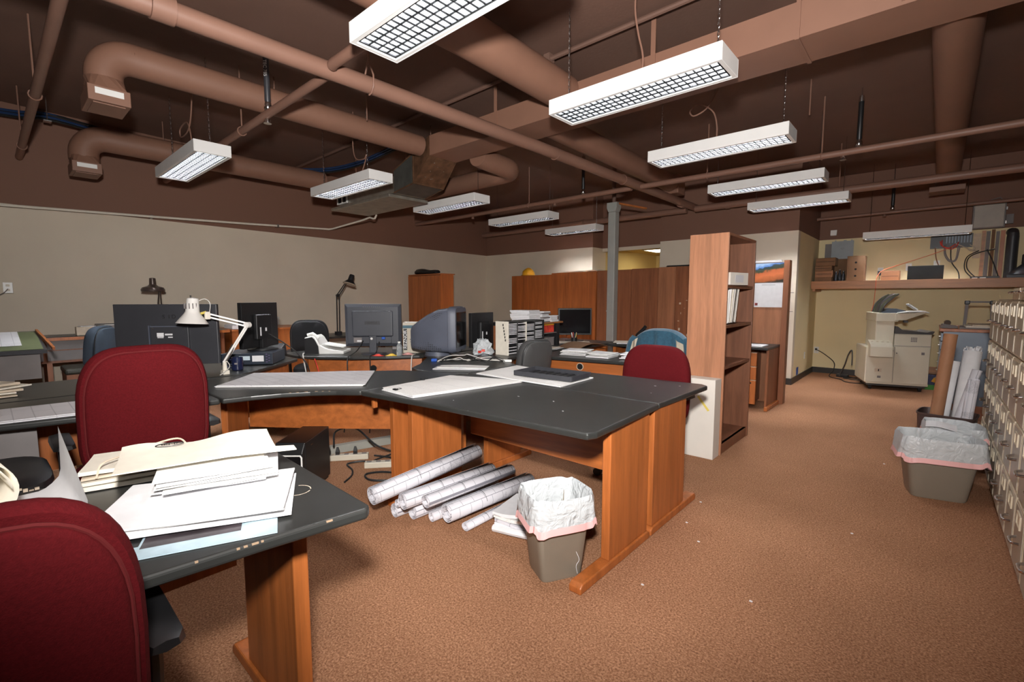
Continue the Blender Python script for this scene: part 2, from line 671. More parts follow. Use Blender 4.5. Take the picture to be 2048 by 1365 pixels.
def arc(c, r, a0, a1, n, u=(1, 0, 0), v=(0, 0, 1)):
    c, u, v = Vector(c), Vector(u), Vector(v)
    return [c + r * (math.cos(a0 + (a1 - a0) * i / n) * u + math.sin(a0 + (a1 - a0) * i / n) * v) for i in range(n + 1)]


def spline(pts, k=6):
    """Catmull-Rom through the points"""
    P = [Vector(p) for p in pts]
    P = [P[0] * 2 - P[1]] + P + [P[-1] * 2 - P[-2]]
    out = []
    for i in range(1, len(P) - 2):
        for j in range(k):
            t = j / k
            a, b, c, d = P[i - 1], P[i], P[i + 1], P[i + 2]
            out.append(0.5 * ((2 * b) + (c - a) * t + (2 * a - 5 * b + 4 * c - d) * t * t + (3 * b - a - 3 * c + d) * t ** 3))
    out.append(P[-2])
    return out

# ================================================================== the room shell
CZ = 3.30
struct('floor', bx(-8.3, 3.2, -3.2, 11.0, -0.12, 0.0), M_carpet)
struct('ceiling', bx(-8.3, 3.2, -3.2, 9.9, CZ + .003, CZ + .12), M_ceil)
struct('wall_left', MB().prism([(-6.955, -3.2), (-7.875, 8.1), (-8.02, 8.1), (-7.1, -3.2)], 0, CZ), M_wall)
struct('wall_back', bx(-8.0, -4.97, 7.93, 8.06, 0, CZ), M_wall)
struct('wall_back_return', bx(-5.10, -4.97, 8.06, 8.42, 0, CZ), M_wall)
struct('wall_header', bx(-4.97, -3.60, 8.30, 8.42, 2.205, CZ), M_wall)
struct('wall_back_right', bx(-3.60, -1.50, 7.93, 8.06, 0, CZ), M_wall)
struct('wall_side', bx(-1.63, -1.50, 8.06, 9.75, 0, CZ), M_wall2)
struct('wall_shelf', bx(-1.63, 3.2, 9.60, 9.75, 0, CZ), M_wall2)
struct('wall_right', bx(3.0, 3.2, -3.2, 9.6, 0, CZ), M_wall)
struct('wall_front', bx(-7.1, 3.2, -3.2, -3.0, 0, CZ), M_wall)
struct('wall_corridor_left', bx(-5.10, -4.97, 8.42, 10.9, 0, 2.42), M_wally)
struct('wall_corridor_right', bx(-3.60, -3.47, 8.06, 10.9, 0, 2.42), M_wally)
struct('wall_corridor_back', bx(-4.97, -3.60, 10.75, 10.9, 0, 2.42), M_wally)
struct('ceiling_corridor', bx(-4.97, -3.60, 8.42, 10.75, 2.285, 2.42), M_wally)
struct('baseboard_side', bx(-1.50, -1.488, 7.925, 9.60, 0, 0.095), M_base)
struct('baseboard_shelf', bx(-1.488, 2.9, 9.585, 9.60, 0, 0.095), M_base)
struct('baseboard_back', bx(-3.6, -1.488, 7.915, 7.93, 0, 0.095), M_base)

cl = thing('ceiling_light', 'lit square light panel set in the corridor ceiling behind the grey column', 'ceiling light', (-4.15, 9.35, 2.2845))
obj('frame', MB().box(-.33, .33, -.33, -.30, -.03, 0).box(-.33, .33, .30, .33, -.03, 0).box(-.33, -.30, -.30, .30, -.03, 0).box(.30, .33, -.30, .30, -.03, 0), M_white, cl)
obj('diffuser', bx(-.30, .30, -.30, .30, -.018, -.002), M_panelglow, cl)

# ------------------------------------------------------------------ hanging louvred lights
FW, FH = 0.28, 0.098


def chain_mb(h, link=.028, near=True):
    m = MB()
    if not near:
        m.tube([(0, 0, 0), (0, 0, h)], .0035, 5)
        return m
    z = 0.0
    k = 0
    while z < h - .004:
        pts = []
        for i in range(8):
            a = 2 * PI * i / 8
            x = .0065 * math.sin(a)
            zz = (link * .62) * math.cos(a)
            pts.append(Vector((x, 0, z + link / 2 + zz)) if k % 2 == 0 else Vector((0, x, z + link / 2 + zz)))
        pts.append(pts[0])
        m.tube(pts, .0018, 4, cap=False)
        z += link * .86
        k += 1
    return m


def louver_mb(L, nc, zt=.046, zb=.0145, t=.0045, b=.0019):
    """parabolic aluminium cells: long blades and cross blades, thick at the top and thin below"""
    m = MB()
    x0, x1 = -L / 2 + .035, L / 2 - .035
    y0, y1 = -FW / 2 + .035, FW / 2 - .035

    def blade(p, q, nx, ny):
        vs = [(p[0] - nx * b, p[1] - ny * b, zb), (p[0] + nx * b, p[1] + ny * b, zb), (p[0] + nx * t, p[1] + ny * t, zt), (p[0] - nx * t, p[1] - ny * t, zt),
              (q[0] - nx * b, q[1] - ny * b, zb), (q[0] + nx * b, q[1] + ny * b, zb), (q[0] + nx * t, q[1] + ny * t, zt), (q[0] - nx * t, q[1] - ny * t, zt)]
        m.add(vs, [(0, 1, 2, 3), (7, 6, 5, 4), (0, 4, 5, 1), (1, 5, 6, 2), (2, 6, 7, 3), (3, 7, 4, 0)])
    for j in range(5):
        y = y0 + (y1 - y0) * j / 4
        blade((x0, y), (x1, y), 0, 1)
    for i in range(nc + 1):
        x = x0 + (x1 - x0) * i / nc
        blade((x, y0), (x, y1), 1, 0)
    return m


def pendant(label, xl, xr, y0, zb, near, glow=None, inset=.07):
    L = xr - xl
    t = thing('pendant_light', label, 'ceiling light', ((xl + xr) / 2, y0 + FW / 2, zb), 0, 'louvred lights hung in two rows')
    a, b, w = L / 2, FW / 2, .006
    m = MB()
    m.box(-a, a, -b, -b + w, 0, FH).box(-a, a, b - w, b, 0, FH).box(-a, -a + w, -b + w, b - w, 0, FH).box(a - w, a, -b + w, b - w, 0, FH)
    m.box(-a + w, a - w, -b + w, b - w, FH - w, FH)
    obj('housing', m, M_fix, t, bevel=.0015, seg=1)
    r = MB()
    i = .024
    r.box(-a + w, a - w, -b + w, -b + i, 0.001, .007).box(-a + w, a - w, b - i, b - w, 0.001, .007).box(-a + w, -a + i, -b + i, b - i, 0.001, .007).box(a - i, a - w, -b + i, b - i, 0.001, .007)
    obj('rim', r, M_fix, t)
    k_ = .037
    g_ = MB().box(-a + i, a - i, -b + i, -b + k_, .010, .016).box(-a + i, a - i, b - k_, b - i, .010, .016).box(-a + i, -a + k_, -b + k_, b - k_, .010, .016).box(a - k_, a - i, -b + k_, b - k_, .010, .016)
    obj('shadow_gap', g_, M_blk2, t)  # dark ring added to stand for the shadowed gap around the louver
    e_ = .008 if glow is M_tubeoff else .0042
    obj('louver', louver_mb(L, 24, zb=.0065 + e_), M_alu, t)
    obj('cell_shade_strip', louver_mb(L, 24, .0065 + e_, .0065, .0021, .0012), M_cellshade, t)
    for s in (-1, 1):
        obj('lamp_tube', MB().tube([(-a + .05, s * .055, .067), (a - .05, s * .055, .067)], .0125, 8), glow or M_tubeglow, t, smooth=True)
    h = CZ - zb - FH - .016
    for s in (-1, 1):
        ch = obj('chain', chain_mb(h, near=near), M_steel, t, loc=(s * (a - (inset if s > 0 else .07)), 0, FH))
    if near and xl > -2.3 and y0 < 4:
        c = obj('power_cord', MB().tube(spline([(.03, .02, FH), (.035, .03, FH + .15), (.0, .03, FH + .30), (-.02, .02, FH + .45), (-.01, .02, h + FH)], 5), .006, 6), M_pipe, t, smooth=True)
    return t


LIGHTS = []
LIGHTS.append(pendant('nearest white louvred light, cut by the top edge of the picture', -2.238, -1.088, 1.298, 2.56, True, M_tubeoff))
LIGHTS.append(pendant('second white louvred light in the right row, in front of the square duct', -2.06, -0.911, 2.695, 2.56, True, M_tubeoff))
LIGHTS.append(pendant('third white louvred light in the right row, with a looped cord above', -2.066, -0.905, 4.225, 2.56, True))
LIGHTS.append(pendant('fourth white louvred light in the right row, below the thin sprinkler pipe', -2.118, -0.922, 5.95, 2.56, False))
LIGHTS.append(pendant('fifth white louvred light in the right row, just before the brown wall corner', -1.98, -0.836, 7.10, 2.50, False))
LIGHTS.append(pendant('white louvred light hung low over the wall shelf of boxes and cables', -0.835, 0.345, 8.86, 2.175, False))
LIGHTS.append(pendant('largest brightly lit light of the left row, below the round duct with elbow', -5.877, -4.59, 1.233, 2.50, True))
LIGHTS.append(pendant('brightly lit light beside the rusty duct transition, second of the left row', -5.60, -4.32, 2.68, 2.50, True, None, .25))
LIGHTS.append(pendant('dim louvred light right of the rusty duct, third of the left row', -5.55, -4.31, 4.13, 2.50, False, M_tubedim))
LIGHTS.append(pendant('dim louvred light between the two long sprinkler pipes, fourth of the left row', -5.606, -4.36, 5.70, 2.50, False, M_tubedim))
LIGHTS.append(pendant('farthest louvred light, its right end hidden by the grey column', -5.61, -4.49, 7.244, 2.50, False))

for k_, pts in (
        (2, [(-1.50, 4.40, CZ), (-1.50, 4.40, 3.15), (-1.58, 4.38, 2.98), (-1.70, 4.38, 2.93), (-1.74, 4.38, 2.98), (-1.66, 4.38, 3.02), (-1.54, 4.38, 2.93), (-1.50, 4.38, 2.80), (-1.50, 4.38, 2.66)]),
        (6, [(-5.1, 1.38, CZ), (-5.12, 1.38, 3.05), (-5.25, 1.38, 2.86), (-5.5, 1.38, 2.84), (-5.52, 1.38, 2.92), (-5.3, 1.38, 2.93), (-5.2, 1.38, 2.80), (-5.18, 1.38, 2.60)]),
        (7, [(-4.80, 2.8, CZ), (-4.82, 2.8, 2.95), (-4.76, 2.8, 2.80), (-4.60, 2.8, 2.77), (-4.56, 2.8, 2.80), (-4.62, 2.82, 2.74), (-4.72, 2.82, 2.60)])):
    L_ = LIGHTS[k_]
    o_ = L_.location
    obj('power_cord', MB().tube(spline([(x - o_.x, y - o_.y, z - o_.z) for x, y, z in pts], 6), .0065, 6), M_pipe, L_, smooth=True)

# ------------------------------------------------------------------ pipes
t = thing('sprinkler_main', 'thickest brown sprinkler pipe running from top left to the far wall', 'pipe', (0, 0, 0))
obj('pipe', MB().tube([(-3.02, -1.6, 2.75), (-2.98, 1.4, 2.75), (-2.93, 3.7, 2.75), (-2.96, 7.9, 2.75)], .055, 16), M_pipe, t, smooth=True)
for y in (0.70, 7.30):
    obj('coupling', MB().tube([(-2.98, y - .05, 2.75), (-2.98, y + .05, 2.75)], .068, 16), M_pipe, t, smooth=True)
for y in (1.86,):
    x = -2.97
    obj('hanger', MB().tube([(x, y, CZ), (x, y, 2.93)], .006, 6).tube([(x, y, 2.93), (x, y - .0, 2.91), (x + .058, y, 2.80), (x + .06, y, 2.73), (x + .03, y, 2.69), (x, y, 2.685)], .006, 6).tube([(x, y, 2.92), (x - .058, y, 2.80)], .006, 6), M_pipe, t, smooth=True)

for y in (3.95, 5.35):
    obj('clamp', MB().tube(arc((-2.94, y, 2.75), .058, 0, 2 * PI, 16), .005, 5, False), M_pipe, t, smooth=True)

t = thing('sprinkler_branch', 'thin brown sprinkler pipe crossing under the nearest light toward the left wall', 'pipe')
obj('pipe', MB().tube([(-3.04, 1.60, 2.75), (-7.24, 1.62, 2.75)], .03, 12), M_pipe, t, smooth=True)
obj('pipe', MB().tube([(-2.90, 1.56, 2.75), (-2.86, 1.55, 2.75), (-2.60, 1.55, 2.75), (2.9, 1.55, 2.75)], .033, 12), M_pipe, t, smooth=True)
obj('sprinkler_head', MB().lathe([(.012, .045), (.022, .03), (.022, .008), (.03, .004), (.03, 0)], 10, (-4.05, 1.61, 2.685)), M_steel, t, smooth=True)
obj('sprinkler_head', MB().lathe([(.012, .03), (.02, .02), (.026, 0)], 10, (-6.6, 1.62, 2.69)), M_pipe, t, smooth=True)
obj('hanger', MB().tube([(-4.60, 1.61, CZ), (-4.60, 1.61, 2.77)], .006, 6).tube(arc((-4.60, 1.61, 2.75), .036, 0, 2 * PI, 12, (0, 1, 0)), .005, 5, False), M_pipe, t, smooth=True)

t = thing('sprinkler_branch', 'brown pipe at the far left sloping steeply to the left wall', 'pipe')
obj('pipe', MB().tube([(-3.06, .35, 2.75), (-7.15, .35, 2.75)], .03, 12), M_pipe, t, smooth=True)
for x in (-4.9, -6.6):
    obj('hanger', MB().tube([(x, .35, CZ), (x, .35, 2.78)], .006, 6).tube(arc((x, .35, 2.75), .036, 0, 2 * PI, 12, (0, 1, 0)), .005, 5, False), M_pipe, t, smooth=True)

t = thing('sprinkler_branch', 'long thin brown pipe crossing right behind the third light of the right row', 'pipe')
obj('pipe', MB().tube([(-7.6, 5.72, 2.72), (-3.015, 5.73, 2.72)], .032, 12), M_pipe, t, smooth=True)
obj('pipe', MB().tube([(-2.88, 5.73, 2.72), (2.9, 5.74, 2.72)], .032, 12), M_pipe, t, smooth=True)
for x in (-4.75, -2.05, -0.92):
    obj('hanger', MB().tube([(x, 5.73, CZ), (x, 5.73, 2.74)], .007, 6).tube(arc((x, 5.73, 2.72), .038, 0, 2 * PI, 12, (0, 1, 0)), .006, 5, False), M_pipe, t, smooth=True)
for x in (-4.25, -6.0):
    obj('sprinkler_head', MB().lathe([(.012, .045), (.022, .03), (.026, .004), (.026, 0)], 10, (x, 5.72, 2.65)), M_pipe, t, smooth=True)
obj('sprinkler_head', MB().lathe([(.012, .045), (.02, .03), (.03, .006), (.03, 0)], 10, (-.74, 5.74, 2.65)), M_steel, t, smooth=True)

t = thing('sprinkler_branch', 'wider brown pipe crossing behind the grey column to the right edge', 'pipe')
obj('pipe', MB().tube([(-7.7, 7.66, 2.70), (-3.03, 7.62, 2.70)], .05, 14), M_pipe, t, smooth=True)
obj('pipe', MB().tube([(-2.89, 7.62, 2.70), (2.9, 7.54, 2.70)], .05, 14), M_pipe, t, smooth=True)
for x in (-2.40, -5.0):
    obj('coupling', MB().tube([(x - .03, 7.62, 2.70), (x + .03, 7.62, 2.70)], .058, 14), M_pipe, t, smooth=True)
obj('hanger', MB().tube([(-1.0, 7.58, CZ), (-1.0, 7.58, 2.73)], .007, 6), M_pipe, t, smooth=True)

t = thing('sprinkler_branch', 'faint brown pipe over the wall shelf and its electrical boxes', 'pipe')
obj('pipe', MB().tube([(-1.495, 9.25, 2.58), (2.9, 9.25, 2.62)], .025, 10), M_pipe, t, smooth=True)
obj('sprinkler_head', MB().lathe([(.01, .04), (.02, .02), (.026, 0)], 10, (-.62, 9.25, 2.53)), M_pipe, t, smooth=True)

tag(obj('conduit', MB().tube([(-7.3, 3.30, 3.262), (2.9, 3.2, 3.262)], .019, 8).box(-2.52, -2.46, 3.22, 3.29, 3.235, CZ).box(-4.2, -4.14, 3.24, 3.30, 3.235, CZ), M_ceil, smooth=True), 'thin painted conduit clamped along the ceiling above the square duct', 'conduit')

for lab, x, y, z0, z1, mm in (
        ('braided steel hose hanging beside the thin sprinkler pipe, upper left', -4.03, 1.61, 2.782, CZ, 'b'),
        ('black spring hanger on the thin pipe at upper right', -.62, 5.738, 2.756, 3.25, 'k'),
        ('black spring hanger left of the thick pipe near the picture middle', -3.76, 5.727, 2.755, CZ, 'k'),
        ('black rod hanger above the wall shelf light', -.53, 9.25, 2.62, 3.05, 'k')):
    t = thing('spring_hanger', lab, 'pipe hanger', (x, y, z0))
    h = z1 - z0
    obj('rod', MB().tube([(0, 0, 0), (0, 0, CZ - z0)], .006, 6), M_steel, t, smooth=True)
    obj('sleeve', MB().lathe([(.012, .05), (.022, .07), (.022, h * .86), (.014, h * .93)], 12), M_blk if mm == 'k' else M_blk2, t, smooth=True)
    obj('collar', MB().lathe([(.02, .0), (.028, .01), (.028, .04), (.018, .06)], 12), M_steel, t, smooth=True)
    obj('collar', MB().lathe([(.025, h * .84), (.026, h * .86), (.02, h * .95)], 12), M_steel, t, smooth=True)
    if mm == 'b':
        lettering('TEC 785', .035, M_white, t, (.0165, -.0165, h * .6), (R(90), R(90), R(45)))

for lab, x, y in (('thin brown rod dropping from the ceiling right of the looped cord', -.95, 5.2), ('thin brown rod left of the second light, above the square duct', -3.1, 4.35), ('short brown rod behind the round duct, upper left', -4.6, 1.9),
                  ('thin brown rod in front of the round duct, centre left', -4.12, 2.55)):
    tag(obj('hanger_rod', MB().tube([(x, y, CZ), (x, y, 2.98 if y > 5 or y < 3 else 3.05)], .006, 6), M_pipe, smooth=True), lab, 'rod')

# ------------------------------------------------------------------ ducts


def boot(parent, x, y, z, w=.15):
    m = MB().loft([[Vector((x + .11 * math.cos(a), y + .11 * math.sin(a), z + .19)) for a in [2 * PI * i / 16 for i in range(16)]],
                   [Vector((x + max(-w, min(w, .3 * math.cos(a))), y + max(-.1, min(.1, .2 * math.sin(a))), z + .095)) for a in [2 * PI * i / 16 for i in range(16)]]], True, True)
    obj('boot', m, M_duct, parent)
    obj('outlet_flange', bx(x - w - .012, x + w + .012, y - .112, y + .112, z, z + .10), M_duct, parent, bevel=.004)
    obj('filter_label', bx(x + w + .0122, x + w + .014, y - .075, y + .075, z + .045, z + .085), M_white, parent)
    obj('grille', bx(x - w + .02, x + w - .02, y - .085, y + .085, z - .006, z), M_duct, parent)


def elbow_duct(label, x, ya, yb, z, r, zb):
    t = thing('round_duct', label, 'duct')
    rr = r * 1.5
    pts = [(x, yb, z), (x, (ya + yb) / 2, z), (x, ya + rr, z)] + [tuple(p) for p in arc((x, ya + rr, z - rr), rr, PI / 2, PI, 8, (0, 1, 0))] + [(x, ya, zb + .14)]
    obj('duct_pipe', MB().tube(pts, r, 20), M_duct, t, smooth=True)
    boot(t, x, ya, zb)
    return t


elbow_duct('round brown duct with elbow and outlet at upper left', -4.36, .66, 3.35, 2.98, .108, 2.60)
elbow_duct('lower round brown duct with elbow, behind the blue cables, far left', -6.50, .78, 3.3, 2.925, .12, 2.54)
t = thing('round_duct', 'large round brown duct passing over the square duct, top centre', 'duct')
obj('duct_pipe', MB().tube([(-2.38, -1.5, 3.02), (-2.38, 2.2, 3.02), (-2.40, 3.354, 3.0)], .14, 20), M_duct, t, smooth=True)
t = thing('round_duct', 'round brown duct beyond the square duct with an outlet at its far end', 'duct')
obj('duct_pipe', MB().tube([(-2.90, 3.746, 3.0), (-2.98, 6.85, 2.98)], .125, 20), M_duct, t, smooth=True)
obj('outlet_box', bx(-3.1, -2.86, 6.85, 7.1, 2.825, 3.1), M_duct, t, bevel=.01)
t = thing('round_duct', 'round brown duct running straight away at upper right with an outlet box', 'duct')
obj('duct_pipe', MB().tube([(.015, 3.746, 3.0), (.06, 8.65, 3.0)], .125, 20), M_duct, t, smooth=True)
obj('elbow', MB().tube([(.06, 8.6, 3.0), (.06, 8.74, 2.97), (.06, 8.80, 2.86), (.06, 8.80, 2.80)], .125, 18), M_duct, t, smooth=True)
obj('outlet_flange', bx(-.12, .24, 8.64, 8.96, 2.72, 2.79), M_duct, t, bevel=.004)
t = thing('round_duct', 'round brown duct with elbow behind the third light of the left row', 'duct')
obj('duct_pipe', MB().tube([(-6.6, 4.45, 2.84), (-4.1, 4.45, 2.84)] + [tuple(p) for p in arc((-4.1, 4.23, 2.84), .22, PI / 2, 0, 7, (1, 0, 0), (0, 1, 0))] + [(-3.88, 3.85, 2.86), (-3.87, 3.77, 2.87)], .115, 20), M_duct, t, smooth=True)

t = thing('square_duct', 'big square brown duct slanting from top right to the rusty transition', 'duct')
obj('duct_body', bx(-4.2, 2.95, 3.36, 3.74, 2.85, 3.06), M_duct, t)
for x in (-.7, 1.3):
    obj('seam', bx(x - .012, x + .012, 3.352, 3.748, 2.842, 3.068), M_duct, t)
for x in (-3.2, -1.62, -.2):
    obj('strap', bx(x - .018, x + .018, 3.353, 3.36, 2.87, CZ), M_duct, t)

t = thing('air_handler', 'galvanised sheet-metal air unit with rusty transition under the ceiling', 'air duct')
obj('case', bx(-6.35, -5.0, 3.45, 3.95, 2.58, 2.78), M_galv, t, bevel=.006)
obj('drip_tray', MB().box(-6.5, -5.05, 3.40, 4.0, 2.535, 2.575), M_galv, t, bevel=.008)
fr = MB().box(-6.36, -6.10, 3.42, 3.445, 2.60, 2.615).box(-6.36, -6.10, 3.42, 3.445, 2.725, 2.74).box(-6.36, -6.345, 3.42, 3.445, 2.615, 2.725).box(-6.235, -6.22, 3.42, 3.445, 2.615, 2.725).box(-6.115, -6.10, 3.42, 3.445, 2.615, 2.725)
obj('grille_frame', fr, M_white, t)
obj('grille_opening', bx(-6.345, -6.115, 3.435, 3.449, 2.615, 2.725), M_hole, t)
A = [(-5.0, 3.44, 2.58), (-5.0, 3.92, 2.58), (-5.0, 3.92, 2.84), (-5.0, 3.44, 2.84)]
B_ = [(-4.55, 3.40, 2.62), (-4.55, 3.84, 2.62), (-4.55, 3.84, 2.95), (-4.55, 3.40, 2.95)]
C_ = [(-4.202, 3.362, 2.852), (-4.202, 3.738, 2.852), (-4.202, 3.738, 3.055), (-4.202, 3.362, 3.055)]
obj('transition', MB().loft([[Vector(p) for p in A], [Vector(p) for p in B_]]), M_galvd, t)
obj('rusty_collar', MB().loft([[Vector(p) for p in B_], [Vector(p) for p in C_]]), M_rust, t)
for P, Q in ((B_, C_), (A, B_)):
    for i in range(4):
        obj('seam', MB().bar(P[i], Q[i], .012), M_rust, t)
for i in range(4):
    obj('seam', MB().bar(B_[i], B_[(i + 1) % 4], .018), M_rust, t)
for i in range(7):
    x = -4.2 + random.uniform(-.25, .05)
    obj('rivet', MB().lathe([(.008, 0), (.004, .006)], 6, (x, random.uniform(3.45, 3.7), 2.84 - (-4.2 - x) * .7), Matrix.Rotation(PI, 3, 'X')), M_steel, t)
for x, y in ((-6.3, 3.7), (-5.1, 3.7), (-4.5, 3.62)):
    obj('hanger', MB().tube([(x, y, 2.7), (x, y, CZ)], .006, 5), M_pipe, t)

dr = [(-7.02, -.9, 2.20), (-7.10, .18, 2.235), (-7.22, 1.46, 2.29), (-7.32, 2.62, 2.345), (-7.42, 3.84, 2.41)]
t = thing('drain_pipe', 'cream condensate pipe sloping along the left wall, then bending out', 'pipe')
obj('pipe', MB().tube(dr + [(-7.36, 3.87, 2.415), (-6.7, 4.02, 2.50), (-6.52, 4.04, 2.525)] + [(-6.45, 4.05, 2.50), (-6.40, 4.05, 2.50), (-6.36, 4.05, 2.54), (-6.36, 4.04, 2.60)], .014, 8), M_paperw, t, smooth=True)
for x, y, z in ((-7.24, 1.45, 2.29), (-7.355, 3.0, 2.365), (-7.05, -.3, 2.22)):
    obj('clamp', bx(x - .07, x + .02, y - .012, y + .012, z - .022, z + .022), M_steel, t)

t = thing('cable_bundle', 'blue and black cables strung below the ceiling at far left', 'cable')
for k, (dy, dz, mm) in enumerate(((0, 0, M_bluec), (.02, .022, M_rubber), (-.012, .026, M_bluec), (.01, -.02, M_rubber))):
    pts = [(-6.95, -1.0, 3.10), (-6.97, .24, 3.12), (-6.72, .545, 3.10), (-6.86, 1.0, 3.10), (-6.92, 1.58, 3.10), (-7.0, 2.29, 3.05), (-6.85, 3.27, 3.12), (-6.2, 3.62, 3.16), (-4.9, 3.60, 3.20)]
    obj('cable', MB().tube(spline([(x + dz * .6, y + dy, z + dz) for x, y, z in pts], 5), .013, 6), mm, t, smooth=True)
for x, y in ((-6.72, .55), (-6.92, 1.55)):
    obj('hook', MB().tube([(x + .03, y, 3.06), (x + .03, y, CZ)], .005, 5).box(x - .03, x + .04, y - .03, y + .03, 3.05, 3.06), M_steel, t)
t = thing('valve', 'small steel valve standing on the blue cables above the largest left light', 'valve', (-6.68, 1.50, 2.99))
obj('body', MB().lathe([(.02, -.06), (.03, -.02), (.02, .02), (.012, .03)], 10), M_blk, t, smooth=True)
obj('cap', MB().lathe([(.03, .03), (.03, .05), (.01, .08)], 10), M_steel, t, smooth=True)
obj('rod', MB().tube([(0, 0, .07), (0, 0, CZ - 2.99)], .005, 5), M_pipe, t)

# grey column
t = thing('steel_column', 'grey square steel column standing before the wooden bookcase backs', 'column', (-3.72, 6.52, 0))
obj('post', bx(-.063, .063, -.063, .063, .01, 2.60), M_grey, t, bevel=.012)
obj('base_plate', bx(-.13, .13, -.13, .13, 0, .012), M_grey, t)
obj('cap', MB().loft([[Vector((x * .063, y * .063, 2.60)) for x, y in ((-1, -1), (1, -1), (1, 1), (-1, 1))], [Vector((x * .085, y * .07, 2.66)) for x, y in ((-1, -1), (1, -1), (1, 1), (-1, 1))], [Vector((x * .085, y * .07, 2.74)) for x, y in ((-1, -1), (1, -1), (1, 1), (-1, 1))]]), M_grey, t, bevel=.006)
obj('bracket', MB().bar((.08, 0, 2.72), (.36, .35, 2.66), .05, .02), M_wood, t)
obj('stub', MB().tube([(0, 0, 2.73), (0, 0, CZ)], .03, 8), M_ceil, t)
obj('clip', bx(-.066, .066, -.066, -.06, 1.08, 1.10), M_grey, t)

# ================================================================== desks
TZ = 0.73


def top_mb(poly, z0=TZ - .032, z1=TZ - .0009):
    return MB().prism(poly, z0, z1)


def panel_leg(t, x, y0, y1, fx0=None, along='y', foot=(0, 0)):
    """slab leg on a long wooden foot; the slab runs along y (or x)"""
    if along == 'y':
        obj('leg', bx(x - .022, x + .022, y0, y1, .045, TZ - .034), M_wood, t, bevel=.004)
        f = MB().prism([(foot[0], 0), (foot[1], 0), (foot[1], .03), (foot[1] - .02, .045), (foot[0] + .02, .045), (foot[0], .03)], -.032, .032)
        obj('foot', MB().add([(x + v[2], v[0], v[1]) for v in f.v], [q[::-1] for q in f.f]), M_wood, t, bevel=.006)
    else:
        obj('leg', bx(y0, y1, x - .022, x + .022, .045, TZ - .034), M_wood, t, bevel=.004)
        f = MB().prism([(foot[0], 0), (foot[1], 0), (foot[1], .03), (foot[1] - .02, .045), (foot[0] + .02, .045), (foot[0], .03)], -.032, .032)
        obj('foot', MB().add([(v[0], x + v[2], v[1]) for v in f.v], f.f), M_wood, t, bevel=.006)


# desk A, the near half of the double desk
t = thing('desk', 'charcoal-topped wooden desk in the middle with rolled plans beneath', 'desk')
obj('desktop', top_mb([(-2.575, 1.50), (-1.9, 1.585), (-1.047, 1.652), (-1.028, 1.70), (-1.06, 2.38), (-2.575, 2.38)]), M_top, t, bevel=.009, seg=3)
panel_leg(t, -1.097, 1.90, 2.30, foot=(1.645, 2.32))
panel_leg(t, -2.44, 1.76, 2.18, foot=(1.60, 2.32))
obj('modesty_panel', bx(-2.41, -1.12, 2.26, 2.28, .33, .697), M_woodh, t)
obj('bracket', bx(-2.625, -2.60, 1.60, 1.63, .60, .697), M_wood, t, bevel=.003)
# desk A2, the far half
t = thing('desk', 'far half of the double desk, dark top, red chair tucked under', 'desk')
obj('desktop', top_mb([(-2.575, 2.392), (-1.064, 2.392), (-1.052, 3.09), (-1.10, 3.13), (-1.9, 3.06), (-2.575, 2.98)]), M_top, t, bevel=.009, seg=3)
panel_leg(t, -1.097, 2.36, 2.80, foot=(2.335, 2.985))
panel_leg(t, -2.44, 2.44, 2.82, foot=(2.40, 2.95))
obj('modesty_panel', bx(-2.41, -1.12, 2.40, 2.42, .33, .697), M_woodh, t)
# corner desk B
t = thing('corner_desk', 'concave corner desk with chipped edge and a large drawing on it', 'desk')
obj('desktop', top_mb([(-2.582, 1.50), (-2.70, 1.405), (-2.80, 1.29), (-2.88, 1.15), (-2.93, 1.0), (-2.955, .86), (-3.72, .86), (-3.80, 1.30), (-3.08, 2.17), (-2.582, 2.37)]), M_top, t, bevel=.009, seg=3)
obj('leg', bx(-2.665, -2.625, 1.76, 2.10, .045, TZ - .034), M_wood, t, bevel=.004)
obj('foot', bx(-2.675, -2.615, 1.66, 2.2, 0, .045), M_wood, t, bevel=.006)
obj('leg', MB().bar((-3.42, 1.00, .37), (-3.70, 1.22, .37), .04, .65), M_wood, t, bevel=.004)
obj('foot', MB().bar((-3.30, .905, .0225), (-3.76, 1.265, .0225), .06, .045), M_wood, t, bevel=.006)
obj('modesty_panel', MB().grid(10, 1, lambda u, v: (-3.74 + u * 1.06 + .015 * math.sin(PI * u), 1.26 + u * .86 - .015 * math.sin(PI * u), .34 + v * .357), .018, (-.6, .75, 0)), M_woodh, t)
ch = MB()
for px_, py_ in ((-2.726, 1.375), (-2.752, 1.3455), (-2.776, 1.3175), (-2.812, 1.269), (-2.836, 1.227), (-2.856, 1.192)):
    ch.cbox((px_ - .0035, py_ + .0025, TZ - .004), (random.uniform(.008, .022), .004, .004), Matrix.Rotation(R(52), 3, 'Z'))
obj('edge_chip', ch, M_chip, t)['kind'] = 'stuff'
# desk C (left) and the one behind it
t = thing('desk', 'dark desk at left in front of the red chair, covered with plan sheets', 'desk')
obj('desktop', top_mb([(-2.96, .85), (-3.0, .4), (-3.09, 0), (-3.13, -.9), (-3.72, -.9), (-3.72, .85)]), M_top, t, bevel=.009, seg=3)
panel_leg(t, .78, -3.68, -3.25, along='x', foot=(-3.7, -3.05))
panel_leg(t, -.8, -3.68, -3.25, along='x', foot=(-3.7, -3.05))
obj('modesty_panel', bx(-3.66, -3.64, -.77, .75, .33, .697), M_wood, t)
obj('leaning_board', MB().box(-3.20, -3.18, -.75, .13, .0, .69, Matrix.Rotation(R(-6), 3, 'Y')), M_greyw, t)
t = thing('desk', 'dark desk behind the left one, carrying the biggest monitor', 'desk')
obj('desktop', top_mb([(-3.735, .44), (-3.735, -.9), (-4.42, -.9), (-4.46, .44)]), M_top, t, bevel=.009, seg=3)
